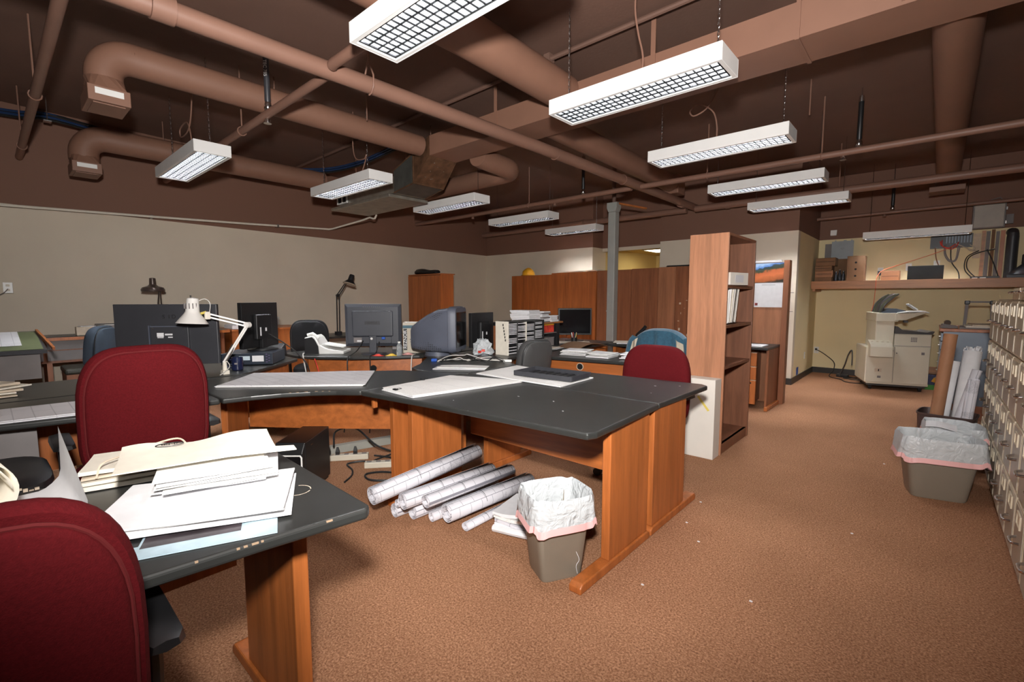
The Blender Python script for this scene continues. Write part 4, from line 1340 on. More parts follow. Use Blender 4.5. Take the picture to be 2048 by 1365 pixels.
def monitor(label, loc, rz, w, h, z0, mm, logo=None, base=True, depth=.05, style=0):
    """faces +y locally; its back is turned to -y"""
    t = thing('monitor', label, 'monitor', loc, rz)
    b = MB()
    if style == 1:
        rings = []
        for k, (i_, y) in enumerate(((0, .03), (0, .0), (.03, -.022), (.032, -.022))):
            rings.append([Vector((x, y, z)) for x, z in ((-w / 2 + i_, z0 + i_), (w / 2 - i_, z0 + i_), (w / 2 - i_, z0 + h - i_), (-w / 2 + i_, z0 + h - i_))])
        b.loft(rings)
    else:
        b.box(-w / 2, w / 2, -.012, .028, z0, z0 + h)
    obj('case', b, mm, t, bevel=.004)
    obj('screen', bx(-w / 2 + .018, w / 2 - .018, .0285, .030, z0 + .02, z0 + h - .018), M_scr, t)
    if style == 0:
        obj('rear_cover', bx(-.10, .15, -.034, -.012, z0 + .02, z0 + h * .64), mm, t, bevel=.003)
        obj('cover_edge', MB().box(-.112, -.106, -.0345, -.012, z0 + .02, z0 + h * .655).box(-.10, .15, -.036, -.034, z0 + h * .63, z0 + h * .645), M_crt, t)
        l_ = MB()
        for x, z, a, c in ((-.035, .50, .045, .03), (.02, .505, .05, .012), (-.035, .455, .04, .006), (.03, .46, .03, .008)):
            l_.cbox((x, -.0346, z0 + h * z), (a, .0008, c))
        obj('label', l_, M_paper, t)
        obj('screw', MB().cbox((-.08, -.0345, z0 + h * .60), (.006, .001, .006)).cbox((.12, -.0345, z0 + h * .60), (.006, .001, .006)).cbox((.12, -.0345, z0 + h * .3), (.006, .001, .006)), M_steel, t)
    elif style == 1:
        obj('rear_cover', bx(-w * .36, w * .36, -.052, -.022, z0 + h * .24, z0 + h * .84), mm, t, bevel=.012, seg=3)
        obj('port_cover', bx(-w * .33, w * .33, -.036, -.022, z0 + h * .07, z0 + h * .235), mm, t, bevel=.006)
        obj('logo_plate', bx(-.075, .075, -.0535, -.052, z0 + h * .52, z0 + h * .60), M_blk2, t, bevel=.0006)
        lettering('HIMTCA', .026, M_blk, t, (0, -.0540, z0 + h * .56), (R(90), 0, 0))
        obj('label', MB().cbox((-.15, -.0365, z0 + h * .155), (.08, .0008, .05)), M_greyw, t)
        obj('label', MB().cbox((-.135, -.0372, z0 + h * .135), (.045, .0008, .016)), M_paper, t)
        obj('connector', MB().lathe([(.012, 0), (.012, .02)], 12, (-.01, -.036, z0 + h * .19), Vector((0, -1, 0)).to_track_quat('Z', 'Y').to_matrix()), M_white, t)
        obj('connector', bx(.09, .125, -.065, -.036, z0 + h * .17, z0 + h * .23), M_blue, t, bevel=.006)
        v = MB()
        for k in range(9):
            v.cbox((-.09 + .02 * k, -.0222, z0 + h * .93), (.008, .001, .004))
        obj('vent', v, M_steel, t)
    else:
        obj('rear_cover', bx(-w * .22, w * .22, -.05, -.012, z0 + h * .18, z0 + h * .74), mm, t, bevel=.012, seg=3)
        l_ = MB().cbox((-.055, -.0506, z0 + h * .36), (.016, .0008, .075)).cbox((.015, -.0506, z0 + h * .40), (.02, .0008, .03))
        obj('label', l_, M_paper, t)
    if base:
        obj('neck', MB().box(-.035, .035, -.05, -.015, .012, z0 + h * .3), mm, t, bevel=.005)
        obj('base', MB().lathe([(.125, 0), (.125, .008), (.04, .016)], 26, (0, -.02, 0)), mm, t, smooth=True)
    return t


m1 = monitor('biggest flat monitor seen from behind, above the maroon chair back', (-4.235, .90, TZ), 0, .68, .45, .07, M_blk2, style=0)
m1.rotation_euler = (0, 0, math.atan2(.8, .6) + 0)
lettering('S  I D', .04, M_blk, m1, (.02, -.0128, .07 + .43 * .83), (R(90), 0, 0))
m2 = monitor('black monitor turned sideways on the flat-lying computer', (-4.50, 1.64, TZ + .105), R(122), .46, .40, .02, M_blk, style=2)
m3 = monitor('slate monitor seen from behind with embossed logo plate and blue plug', (-4.22, 2.62, TZ), R(46), .56, .43, .075, M_mon, style=1)
m4 = monitor('black monitor between the tube monitor and the CD rack', (-3.545, 3.50, TZ), R(98), .38, .36, .05, M_blk, style=2)
m5 = monitor('black monitor before the bookcase backs, right of the paper stacks', (-3.50, 5.17, TZ), R(222), .44, .35, .08, M_blk, style=2)

# the flat-lying desktop computer under monitor two
t = thing('desktop_computer', 'flat-lying dark blue desktop computer under the sideways monitor', 'computer', (-4.43, 1.56, TZ), R(53))
obj('case', bx(-.20, .20, -.19, .19, .004, .10), mat('dark_blue_case', (.022, .03, .045), .4), t, bevel=.004)
obj('label', MB().cbox((-.02, -.1906, .06), (.085, .001, .035)), mat('pale_blue_label', (.55, .66, .72), .6), t)
obj('label', MB().cbox((.085, -.1906, .055), (.09, .001, .05)), M_paper, t)
pm = MB()
for k in range(7):
    pm.cbox((.152 + (k % 2) * .02, -.1908, .025 + .011 * k), (.012, .002, .007))
obj('port', pm, mat('port_purple', (.12, .08, .2), .5), t)
for i, x in enumerate((-.15, .15)):
    obj('rubber_foot', bx(x - .015, x + .015, -.15, .15, 0, .004), M_rubber, t)

# tube monitor
t = thing('tube_monitor', 'bulky blue-grey tube monitor lying side-on on the round-tipped desk', 'monitor', (-3.58, 2.93, TZ), math.atan2(.54, .84))
sec = []
for u, w_, zb, zt in ((.235, .40, .055, .475), (.20, .43, .045, .485), (.165, .43, .045, .485), (.16, .41, .05, .475), (.05, .39, .05, .46), (-.06, .34, .055, .41), (-.16, .28, .065, .345), (-.225, .235, .075, .30), (-.24, .20, .09, .275)):
    ring = []
    for i in range(28):
        a = 2 * PI * i / 28
        c, s_ = math.cos(a), math.sin(a)
        ring.append(Vector((u, math.copysign(abs(c) ** .28, c) * w_ / 2, (zb + zt) / 2 + math.copysign(abs(s_) ** .28, s_) * (zt - zb) / 2)))
    sec.append(ring)
obj('case', MB().loft(sec), M_crt, t, smooth=True)
obj('screen', bx(.232, .238, -.17, .17, .10, .43), M_scr, t)
for s_ in (-1, 1):
    g = MB()
    for i in range(15):
        for j in range(5):
            u = .09 - .0215 * i
            hw = .5 * (.40 - max(0, (.05 - u)) * .62) + .0004
            z = .075 + .017 * j + max(0, -u - .12) * .15
            if z < .16 - max(0, u + .08) * .4:
                g.cbox((u, s_ * hw, z), (.011, .004, .009))
    obj('vent', g, M_vent, t)
    g = MB()
    for i in range(14):
        for j in range(3):
            u = .12 - .018 * i
            hw = .5 * (.40 - max(0, (.05 - u)) * .60)
            g.cbox((u, s_ * (hw - .01), .42 - max(0, .06 - u) * .62 - .018 * j), (.010, .012, .006))
    obj('vent', g, M_vent, t)
obj('swivel', MB().lathe([(.13, .012), (.12, .05), (.05, .062)], 22), M_crt, t, smooth=True)
obj('foot', MB().lathe([(.14, 0), (.14, .012)], 22), M_blk2, t, smooth=True)
obj('bezel_button', bx(.236, .242, -.02, .02, .055, .07), M_blk, t)

# computer tower under the corner desk
t = thing('computer_tower', 'black computer tower with silver-framed front under the concave corner desk', 'computer', (-3.15, 1.395, 0), R(132))
obj('case', bx(-.20, .20, -.095, .095, .012, .37), M_blk, t, bevel=.005)
obj('front_bezel', MB().loft([[Vector((-.20, y, z)) for y, z in ((-.095, .012), (.095, .012), (.095, .37), (-.095, .37))], [Vector((-.238, y, z)) for y, z in ((-.092, .02), (.092, .02), (.092, .31), (-.092, .31))]]), M_blk, t, bevel=.006)
obj('foot', bx(-.17, -.12, -.09, .09, 0, .012), M_rubber, t)
obj('foot', bx(.12, .17, -.09, .09, 0, .012), M_rubber, t)
fr = [Vector((-.239, .086, .03)), Vector((-.239, .086, .285)), Vector((-.239, .078, .297)), Vector((-.239, -.078, .297)), Vector((-.239, -.086, .285)), Vector((-.239, -.086, .03))]
obj('silver_frame', MB().tube(fr, .0055, 8), M_white, t, smooth=True)
obj('panel', bx(-.2405, -.238, -.084, .084, .03, .292), M_scr, t)
obj('badge', MB().cbox((-.10, -.0955, .33), (.03, .001, .008)), M_steel, t)

# clamp lamp with white shade
t = thing('clamp_lamp', 'white articulated clamp lamp with bell shade before the biggest monitor', 'lamp', (-3.905, 1.165, TZ))
obj('clamp', MB().box(-.03, .03, -.022, .022, .0, .03), M_paperw, t, bevel=.003)
obj('socket', MB().lathe([(.016, .03), (.014, .085), (.008, .10)], 12), M_paperw, t, smooth=True)
el = Vector((.09, .14, .365))
hd = Vector((.01, -.085, .44))
for k in (-1, 1):
    o_ = Vector((.55, -.83, 0)).normalized() * .012 * k
    o2 = Vector((0, 0, .012)) * k
    obj('lower_arm', MB().bar(Vector((0, 0, .09)) + o_, el + o_, .009, .011), M_lampw, t)
    obj('upper_arm', MB().bar(el + o2 + Vector((0, 0, .0)), hd + o2, .009, .011), M_lampw, t)
obj('spring', MB().tube([(.0, -.01, .10), (.022, .055, .22)], .006, 6).tube([(.01, .01, .10), (.030, .075, .22)], .006, 6), M_steel, t, smooth=True)
obj('joint', MB().tube([el + Vector((-.012, .018, 0)) * .8, el - Vector((-.012, .018, 0)) * .8], .022, 12), M_lampw, t, smooth=True)
obj('head_bracket', MB().cbox(hd + Vector((-.005, -.01, 0)), (.03, .035, .055)), M_paperw, t, bevel=.006)
hc = Vector((-.02, -.185, .385))
tl = Matrix.Rotation(R(-4), 3, 'X')
obj('shade', MB().lathe([(.012, .185), (.034, .178), (.038, .165), (.044, .085), (.052, .068), (.098, .004), (.101, 0), (.097, .002), (.05, .062), (.04, .085), (.034, .16)], 26, hc, tl, cap1=False), M_lampw, t, smooth=True)
sl = MB()
for k in range(12):
    a = 2 * PI * k / 12
    sl.cbox(hc + Vector((.0415 * math.cos(a), .0415 * math.sin(a), .125)), (.006, .006, .038), Matrix.Rotation(a, 3, 'Z'))
obj('vent_slot', sl, M_greyw, t)
obj('switch', MB().tube([hc + Vector((0, 0, .18)), hc + Vector((0, 0, .20))], .005, 8), M_blk, t, smooth=True)
obj('knob', MB().tube([hc + Vector((.02, .05, .07)), hc + Vector((.02, .085, .08))], .009, 8), M_tape, t, smooth=True)
obj('cord', MB().tube(spline([hc + Vector((0, .03, .15)), hc + Vector((.02, .08, .175)), hc + Vector((.03, .11, .14)), hd], 5), .003, 5), M_cablew, t, smooth=True)
obj('cord', MB().tube(spline([(.02, .01, .1), (.04, .02, .06), (.045, -.02, .02), (.05, -.05, .004)], 4), .003, 5), M_cablew, t, smooth=True)

t = thing('mug', 'dark navy mug on the corner desk beside the clamp lamp', 'mug', (-4.06, 1.30, TZ))
obj('body', MB().lathe([(.036, 0), (.041, .006), (.041, .10), (.037, .10), (.035, .012)], 22, cap1=True), M_navy, t, smooth=True)
obj('handle', MB().tube([(-.02, -.035, .085), (-.04, -.06, .075), (-.045, -.065, .05), (-.035, -.055, .025), (-.02, -.037, .02)], .006, 8), M_navy, t, smooth=True)
obj('print', MB().cbox((.036, -.022, .055), (.004, .02, .012), Matrix.Rotation(R(-30), 3, 'Z')), M_greyw, t)

t = thing('desk_phone', 'black phone handset leaning behind the sideways monitor', 'phone', (-4.80, 1.86, TZ), R(40))
obj('body', MB().loft([[Vector((x, y, z)) for x, y, z in ((-.09, -.1, 0), (.09, -.1, 0), (.09, .1, 0), (-.09, .1, 0))], [Vector((x, y, z)) for x, y, z in ((-.085, -.08, .03), (.085, -.08, .03), (.085, .09, .12), (-.085, .09, .12))]]), M_blk, t, bevel=.008)
obj('handset', MB().tube(spline([(-.07, -.08, .07), (-.07, -.03, .10), (-.07, .04, .13), (-.07, .10, .15)], 4), [.024, .022, .018, .016, .015, .015, .015, .015, .016, .018, .02, .022, .024], 8), M_blk, t, smooth=True)
t = thing('desk_phone', 'black desk phone with teal display before the bookcase backs', 'phone', (-2.79, 5.76, TZ), R(-28))
obj('body', MB().loft([[Vector((x, y, z)) for x, y, z in ((-.11, -.1, 0), (.11, -.1, 0), (.11, .08, 0), (-.11, .08, 0))], [Vector((x, y, z)) for x, y, z in ((-.10, -.08, .03), (.10, -.08, .03), (.10, .07, .15), (-.10, .07, .15))]]), M_blk, t, bevel=.008)
obj('handset', MB().tube([(-.085, -.07, .06), (-.085, -.05, .085), (-.085, .04, .155), (-.085, .07, .185)], .022, 8), M_blk, t, smooth=True)
obj('display', MB().add([(-.02, .02, .116), (.07, .02, .116), (.07, .055, .146), (-.02, .055, .146)], [(0, 1, 2, 3)]), mat('teal_display', (.03, .12, .11), .3), t)
km = MB()
for i in range(4):
    for j in range(3):
        km.cbox((-.01 + .035 * i, -.055 + .024 * j, .055 + .0195 * j), (.022, .014, .006))
obj('key', km, M_blk2, t)

# things behind the round E desk: printer fax, box, toys
t = thing('fax_machine', 'ivory and black fax machine left of the slate monitor', 'fax machine', (-4.62, 2.36, TZ), R(46))
side = [(-.21, 0), (.17, 0), (.17, .03), (.02, .05), (-.06, .09), (-.10, .16), (-.13, .185), (-.21, .17)]
obj('body', MB().add([(v[0], v[2], v[1]) for v in MB().prism(side, -.14, .14).v], [f[::-1] for f in MB().prism(side, -.14, .14).f]), M_white, t, bevel=.008)
obj('side_cover', MB().add([(v[0], v[2], v[1]) for v in MB().prism([(-.205, .005), (-.07, .005), (-.075, .08), (-.11, .15), (-.135, .175), (-.205, .16)], -.152, -.1402).v], [f[::-1] for f in MB().prism([(0, 0), (1, 0), (1, 1), (.6, 1.2), (.4, 1.3), (0, 1)], 0, 1).f]), M_blk, t)
obj('paper_tray', MB().bar((-.05, 0, .10), (.16, 0, .065), .22, .006), M_white, t)
obj('handset', MB().tube([(-.19, -.10, .19), (-.14, -.10, .205), (-.08, -.10, .16)], .018, 8), M_white, t, smooth=True)
t = thing('carton', 'cream software box with black REZNOR lettering between the monitors', 'box', (-4.03, 2.995, TZ), R(47))
obj('box', bx(-.115, .115, -.10, .10, 0, .31), mat('carton_beige', (.50, .45, .36), .6), t, bevel=.002)
obj('top_flap', bx(-.115, .115, -.10, .10, .3105, .314), M_box, t)
obj('band', bx(-.1155, .07, -.1008, -.10, .255, .285), M_teal, t)
obj('label', bx(-.108, -.072, -.1012, -.10, .03, .25), M_blk, t)
lettering('REZNOR', .048, M_paper, t, (-.090, -.1018, .14), (R(90), R(-90), 0))
obj('print', MB().cbox((.045, -.1004, .225), (.018, .001, .02)).cbox((-.03, -.1004, .14), (.03, .001, .012)).cbox((-.03, -.1004, .115), (.02, .001, .014)), M_greyw, t)
obj('print', MB().prism([(0, 0), (.06, .03), (.05, .09), (.0, .06)], 0, .001), mat('grey_print', (.38, .36, .31), .6), t, loc=(.01, -.1004, .09), rot=(R(90), 0, 0))
t = thing('water_bottle', 'small clear plastic bottle before the cream box', 'bottle', (-3.875, 2.685, TZ))
obj('body', MB().lathe([(.026, 0), (.029, .006), (.029, .05), (.026, .06), (.029, .07), (.026, .10), (.013, .118), (.013, .125)], 16), mat('clear_plastic', (.72, .78, .80), .12, trans=.75), t, smooth=True)
obj('cap', MB().lathe([(.014, .125), (.014, .14)], 12), M_white, t, smooth=True)
for lab, x, y, mm, r_, w_, h_ in (('red candy packet on the desk right of the slate monitor', -4.02, 2.54, M_redb, 20, .09, .02), ('yellow candy packet on the desk right of the slate monitor', -3.935, 2.635, mat('yellow_print', (.75, .50, .06), .5, var=.3, scale=12), 50, .09, .022),
                                  ('pink and white candy packet beside the clear bottle', -3.895, 2.80, mat('pink_print', (.80, .36, .33), .5, var=.4, scale=30), 35, .10, .02)):
    k_ = thing('packet', lab, 'packet', (x, y, TZ), R(r_))
    obj('pouch', MB().grid(8, 5, lambda u, v: ((u - .5) * w_, (v - .5) * .06, .002 + h_ * math.sin(PI * u) * math.sin(PI * v)), .0015, (0, 0, -1)), mm, k_, smooth=True)
    obj('seal', MB().cbox((w_ / 2 + .004, 0, .002), (.012, .055, .003)).cbox((-w_ / 2 - .004, 0, .002), (.012, .055, .003)), mm, k_)
t = thing('card_box', 'small silver and black box under the slate monitor, right side', 'box', (-3.985, 2.735, TZ), R(46))
obj('box', bx(-.05, .05, .02, .07, 0, .05), M_blk, t)
obj('lid', bx(-.048, .048, .018, .07, .05, .075), M_greyw, t)

# cables and papers on D
t = thing('cable_tangle', 'tangle of white and grey cables in front of the tube monitor', 'cables', (-3.03, 2.86, TZ), R(38))
for k in range(7):
    pts = [(random.uniform(-.32, -.2), random.uniform(-.05, .06), .006)]
    for j in range(6):
        pts.append((-.2 + .09 * j + random.uniform(-.05, .05), random.uniform(-.08, .08), .006 + .012 * k * random.random()))
    pts.append((.30, random.uniform(-.02, .05), .006))
    obj('cable', MB().tube(spline(pts, 5), .004, 5), M_cablew if k % 2 else M_rubber, t, smooth=True)
obj('plug', bx(.28, .36, -.02, .02, .0, .022), M_white, t, bevel=.008)
obj('plug', bx(-.36, -.31, -.03, .01, .0, .026), M_blue, t, bevel=.006)
t = thing('plastic_bag', 'crumpled white plastic shopping bag before the CD rack', 'bag', (-3.345, 3.315, TZ))
bm_ = MB()
rings = []
for j in range(9):
    v = j / 8
    r0 = .095 * (1 - .5 * v ** 2)
    ring = []
    for i in range(22):
        a = 2 * PI * i / 22
        nz = noise.noise(Vector((math.cos(a) * 2.2, math.sin(a) * 2.2, v * 4)))
        r1 = r0 * (1 + .38 * nz)
        ring.append(Vector((r1 * math.cos(a), r1 * math.sin(a), .002 + .15 * v + (.03 * nz * v))))
    rings.append(ring)
obj('bag_body', bm_.loft(rings), M_bag, t)
obj('red_print', MB().cbox((.075, -.07, .05), (.03, .03, .02), Matrix.Rotation(R(40), 3, 'Z')).cbox((.045, -.088, .035), (.03, .02, .02)), M_redb, t)

# CD rack
t = thing('cd_rack', 'beige rack of four columns packed with CD cases', 'rack', (-3.075, 3.40, TZ), R(92))
RW, RH, RD = .575, .335, .16
# local x runs along the open face, local -y is the open face (turned to the camera)
obj('side_panel', bx(-.012, 0, -.005, RD, 0, RH), M_paperw, t, bevel=.002)
obj('side_panel', bx(RW, RW + .014, -.005, RD, 0, RH), M_blk, t, bevel=.002)
obj('top_panel', bx(0, RW, 0, RD, RH - .012, RH), M_greyf, t)
obj('base_panel', bx(0, RW, 0, RD, 0, .012), M_greyf, t)
obj('back_panel', bx(0, RW, RD - .008, RD, .012, RH - .012), M_greyf, t)
for k in (1, 2, 3):
    obj('divider', bx(k * RW / 4 - .004, k * RW / 4 + .004, 0, RD - .008, .012, RH - .012), M_paperw if k == 2 else M_greyf, t)
dec = MB()
for k in range(6):
    dec.cbox((-.0122, .06 - .006 * k, .30 - .03 * k), (.001, .012, .022))
obj('decal', dec, M_blk, t)
cd0 = thing('cd_case', 'thin CD case lying in the beige rack beside many alike', 'CD case', (0, 0, 0), 0, 'CD cases in the rack')
obj('case', bx(0, .128, 0, .13, 0, .0085), M_blk2, cd0)
obj('spine_card', bx(.002, .126, -.0006, 0, .001, .0075), M_paper, cd0)
cdk = copy_tree(cd0)
for o_ in bpy.data.objects:
    if o_.parent == cdk and o_.name.startswith('spine'):
        o_.data = o_.data.copy()
        o_.data.materials.clear()
        o_.data.materials.append(M_blk)
first = {id(cd0): True, id(cdk): True}
RM = Matrix.Translation((-3.075, 3.40, TZ)) @ Matrix.Rotation(R(92), 4, 'Z')
for c in range(4):
    for k in range(21):
        src = cdk if random.random() < .16 else cd0
        if first.get(id(src)):
            o_ = src
            first[id(src)] = False
        else:
            o_ = copy_tree(src)
        p = RM @ Vector((c * RW / 4 + .0075, .004 + random.uniform(0, .004), .0125 + k * .0146))
        o_.location = p
        o_.rotation_euler = (0, 0, R(92))

# hutch with raised shelf
t = thing('hutch', 'brown raised shelf on black posts over the far desk, paper stacks on top', 'shelf', (-3.275, 4.055, TZ), R(95))
obj('shelf_board', bx(-.15, .62, .0, .28, .265, .285), M_shelf, t, bevel=.004)
obj('post', bx(.10, .135, .01, .26, 0, .265), M_blk, t)
obj('post', bx(.50, .545, .01, .26, 0, .265), M_blk, t)
obj('inner_shelf', bx(.135, .50, .02, .26, .15, .16), M_greyw, t)
for nm, lab, cat, x, z, w_, h_, d_, mm in (('card_box', 'red and orange picture box under the raised shelf', 'box', .36, .1605, .22, .085, .10, M_redb), ('card_box', 'left grey box on the desk under the raised shelf', 'box', .22, 0, .15, .09, .16, M_greyw), ('card_box', 'right grey box on the desk under the raised shelf', 'box', .40, 0, .15, .09, .16, M_greyw)):
    HM = Matrix.Translation((-3.275, 4.055, TZ)) @ Matrix.Rotation(R(95), 4, 'Z')
    k_ = thing(nm, lab, cat, HM @ Vector((x, .09, z)), R(95))
    obj('body', bx(-w_ / 2, w_ / 2, -.05, -.05 + d_, 0, h_), mm, k_, bevel=.003)
    obj('lid', bx(-w_ / 2 - .002, w_ / 2 + .002, -.052, -.048 + d_, h_, h_ + .012), mm if mm is not M_redb else M_yellow, k_)
for j, (lab, x, w_, n_, mm) in enumerate((('bright white paper stack at the left end of the raised shelf', .02, .24, 9, M_paper), ('greyer paper stack in the middle of the raised shelf', .245, .16, 8, M_papert), ('lower ragged paper stack at the right of the raised shelf', .43, .16, 6, M_paper))):
    HM = Matrix.Translation((-3.275, 4.055, TZ)) @ Matrix.Rotation(R(95), 4, 'Z')
    k_ = thing('paper_stack', lab, 'paper stack', HM @ Vector((x, .13, .2855)), R(95))
    z = 0
    for k in range(n_):
        hh = random.uniform(.010, .020)
        obj('sheet_bundle', MB().cbox((random.uniform(-.012, .012), random.uniform(-.015, .015), z + hh / 2), (w_ * random.uniform(.9, 1.02), .25, hh - .0012), Matrix.Rotation(R(random.uniform(-5, 5)), 3, 'Z')), M_paper if (k % 3 or mm is M_paper) else M_greyw, k_)
        z += hh
t = thing('desk_organizer', 'dark pencil organiser left of the raised-shelf paper stacks', 'organiser', (-3.50, 3.79, TZ), R(95))
obj('case', bx(-.08, .075, -.06, .08, 0, .26), M_walnut, t)
obj('tray', bx(-.085, .08, -.08, .09, .262, .30), M_blk, t)
obj('label', bx(-.01, .05, -.0815, -.08, .27, .29), M_orange, t)
t = thing('pen_cup', 'black cup of pens right of the raised shelf', 'pen cup', (-3.20, 4.72, TZ))
obj('cup', MB().lathe([(.032, 0), (.036, .09), (.033, .09), (.03, .005)], 14, cap1=False), M_blk, t, smooth=True)
for k in range(5):
    a = k * 1.3
    obj('pen', MB().tube([(.01 * math.cos(a), .01 * math.sin(a), .01), (.032 * math.cos(a), .032 * math.sin(a), .15)], .004, 6), (M_tape, M_blue, M_redb, M_white, M_blk)[k], t)


def stack(name, label, cat, x, y, z, w_, d, n_, rz, mats, th=(.006, .014), jit=.02, rot=6, group=None):
    k_ = thing(name, label, cat, (x, y, z), R(rz), group)
    zz = .0004
    for k in range(n_):
        hh = random.uniform(*th)
        rr_ = Matrix.Rotation(R(random.uniform(-rot, rot)), 3, 'Z')
        cx_, cy_ = random.uniform(-jit, jit), random.uniform(-jit, jit)
        ww, dd = w_ * random.uniform(.9, 1), d * random.uniform(.9, 1)
        s1, s2 = random.uniform(0, 6), random.uniform(.001, .0035)

        def fn(u, v, zz=zz, hh=hh, rr_=rr_, cx_=cx_, cy_=cy_, ww=ww, dd=dd, s1=s1, s2=s2):
            p = rr_ @ Vector(((u - .5) * ww, (v - .5) * dd, 0)) + Vector((cx_, cy_, zz + hh - .001 + s2 * (math.sin(u * 5 + s1) + math.sin(v * 4 + s1 * 2)) * .5))
            return p
        obj('sheet_bundle', MB().grid(6, 5, fn, hh - .0025 - s2, (0, 0, -1)), mats[k % len(mats)], k_, smooth=False)
        zz += hh
    return k_


stack('paper_stack', 'folded plan bundle at left on the orange-panelled desk', 'paper stack', -2.62, 3.92, TZ, .27, .24, 5, 12, (M_paper, M_draw2))
stack('paper_stack', 'folded plan bundle in the middle of the orange-panelled desk', 'paper stack', -2.325, 3.93, TZ, .25, .24, 4, 5, (M_paper, M_draw2))
stack('paper_stack', 'folded plan bundle at right on the orange-panelled desk, beside the red chair', 'paper stack', -2.02, 4.02, TZ, .25, .24, 4, 18, (M_paper, M_draw))
stack('paper_stack', 'pale papers on the desk edge right of the charcoal chair', 'papers', -3.165, 4.20, TZ, .20, .22, 2, 10, (M_paper, M_paperw), th=(.005, .008))
stack('paper_stack', 'papers spread along the far desk before the phone', 'papers', -2.72, 5.35, TZ, .42, .30, 3, 20, (M_paperw, M_paper), th=(.005, .01), jit=.05)
stack('paper_stack', 'cream papers spread beside the pen cup on the far desk', 'papers', -3.35, 4.92, TZ, .4, .28, 2, 40, (M_paperw,), th=(.004, .008), jit=.05)
stack('paper_stack', 'white papers at the right end of the far desk, by the jacket chair', 'papers', -2.43, 5.72, TZ, .28, .22, 3, 8, (M_paper,), th=(.005, .01), jit=.05)
tag(obj('cardboard_sheet', MB().grid(12, 6, lambda u, v: (-3.02 + u * .09 - .32 * (v - .5), 4.30 + .5 * u + .06 * v, TZ + .004 + .05 * math.sin(PI * u)), .004, (0, 0, -1)), M_card, smooth=True), 'bowed brown cardboard sheet on the far desk papers', 'cardboard')

# papers on the near desks
t = thing('newspaper', 'folded white paper on the round-tipped desk before the cables', 'paper', (-2.80, 2.52, TZ), R(35))
obj('sheet', MB().grid(10, 6, lambda u, v: ((u - .5) * .42, (v - .5) * .15, .0055 + .006 * math.sin(u * 3) * v), .004, (0, 0, -1)), M_paper, t, smooth=True)
obj('sheet', MB().grid(10, 6, lambda u, v: ((u - .45) * .40, (v - .4) * .13, .0135 + .006 * math.sin(u * 3) * v), .004, (0, 0, -1)), M_draw2, t, smooth=True)


def quad_sheets(name, label, cat, P, n_, z, mats, th=.004, wob=.0015):
    """stack of large sheets given by four floor-plan corners"""
    cx_ = sum(p[0] for p in P) / 4
    cy_ = sum(p[1] for p in P) / 4
    k_ = thing(name, label, cat, (cx_, cy_, z))
    for k in range(n_):
        j = [(p[0] - cx_ + random.uniform(-.008, .008), p[1] - cy_ + random.uniform(-.008, .008)) for p in P]
        ph = random.uniform(0, 6)

        def fn(u, v, j=j, k=k, ph=ph):
            a = (j[0][0] * (1 - u) + j[1][0] * u, j[0][1] * (1 - u) + j[1][1] * u)
            b = (j[3][0] * (1 - u) + j[2][0] * u, j[3][1] * (1 - u) + j[2][1] * u)
            return (a[0] * (1 - v) + b[0] * v, a[1] * (1 - v) + b[1] * v, .0006 + th * (k + 1) - .0008 + wob * math.sin(u * 7 + ph) * math.sin(v * 5 + ph) * (k + 1) / n_)
        obj('sheet', MB().grid(14, 8, fn, th * .7, (0, 0, -1)), mats[k % len(mats)], k_, smooth=False)
    return k_


k1 = quad_sheets('plan_set', 'large drawing set lying along the concave corner desk', 'plans', [(-3.36, .945), (-2.70, 1.60), (-3.15, 1.955), (-3.72, 1.30)], 3, TZ, (M_draw2, M_paper, M_draw))
k2 = quad_sheets('plan_set', 'clipped drawing set on the middle desk, near its left edge', 'plans', [(-2.50, 1.60), (-2.16, 1.585), (-2.02, 2.36), (-2.54, 2.19)], 4, TZ, (M_paper, M_draw2))
for x, y in ((-2.37, 1.605), (-2.53, 1.93)):
    c = obj('binder_clip', MB().box(x - .016, x + .016, y - .006, y + .012, TZ + .017, TZ + .024).tube([(x - .01, y + .012, TZ + .02), (x - .012, y + .04, TZ + .023), (x + .012, y + .04, TZ + .023), (x + .01, y + .012, TZ + .02)], .0015, 4), M_blk)
    tag(c, 'black binder clip on the front edge of the clipped drawing set' if x > -2.5 else 'black binder clip on the far edge of the clipped drawing set', 'clip')
k3 = quad_sheets('plan_set', 'white sheets under the black tray on the double desk', 'plans', [(-2.50, 2.41), (-1.72, 2.405), (-1.75, 2.83), (-2.55, 2.93)], 2, TZ, (M_paper, M_draw2), wob=.002)
t = thing('letter_tray', 'flat black plastic tray lying on white sheets on the double desk', 'tray', (-1.99, 2.66, TZ + .0125), R(4))
obj('floor', bx(-.235, .235, -.13, .13, 0, .004), M_blk2, t)
obj('wall', MB().box(-.24, .24, -.135, -.125, 0, .035).box(-.24, .24, .125, .135, 0, .035).box(-.24, -.23, -.125, .125, 0, .035).box(.23, .24, -.125, .125, 0, .035), M_blk2, t, bevel=.003)
g = MB()
for k in range(7):
    g.box(-.22 + .06 * k, -.18 + .06 * k, -.12, .12, .004, .010)
obj('rib', g, M_blk, t)
k4 = quad_sheets('plan_set', 'long plan sheets along the front of the left desk', 'plans', [(-3.16, -.35), (-3.03, .42), (-3.38, .50), (-3.5, -.35)], 3, TZ, (M_draw, M_paper))
stack('paper_stack', 'crumpled tan papers at the left picture edge, on the desk behind the left one', 'papers', -4.05, -.06, TZ, .34, .28, 5, 20, (M_papert, M_paperw), th=(.01, .018), jit=.03, rot=14)

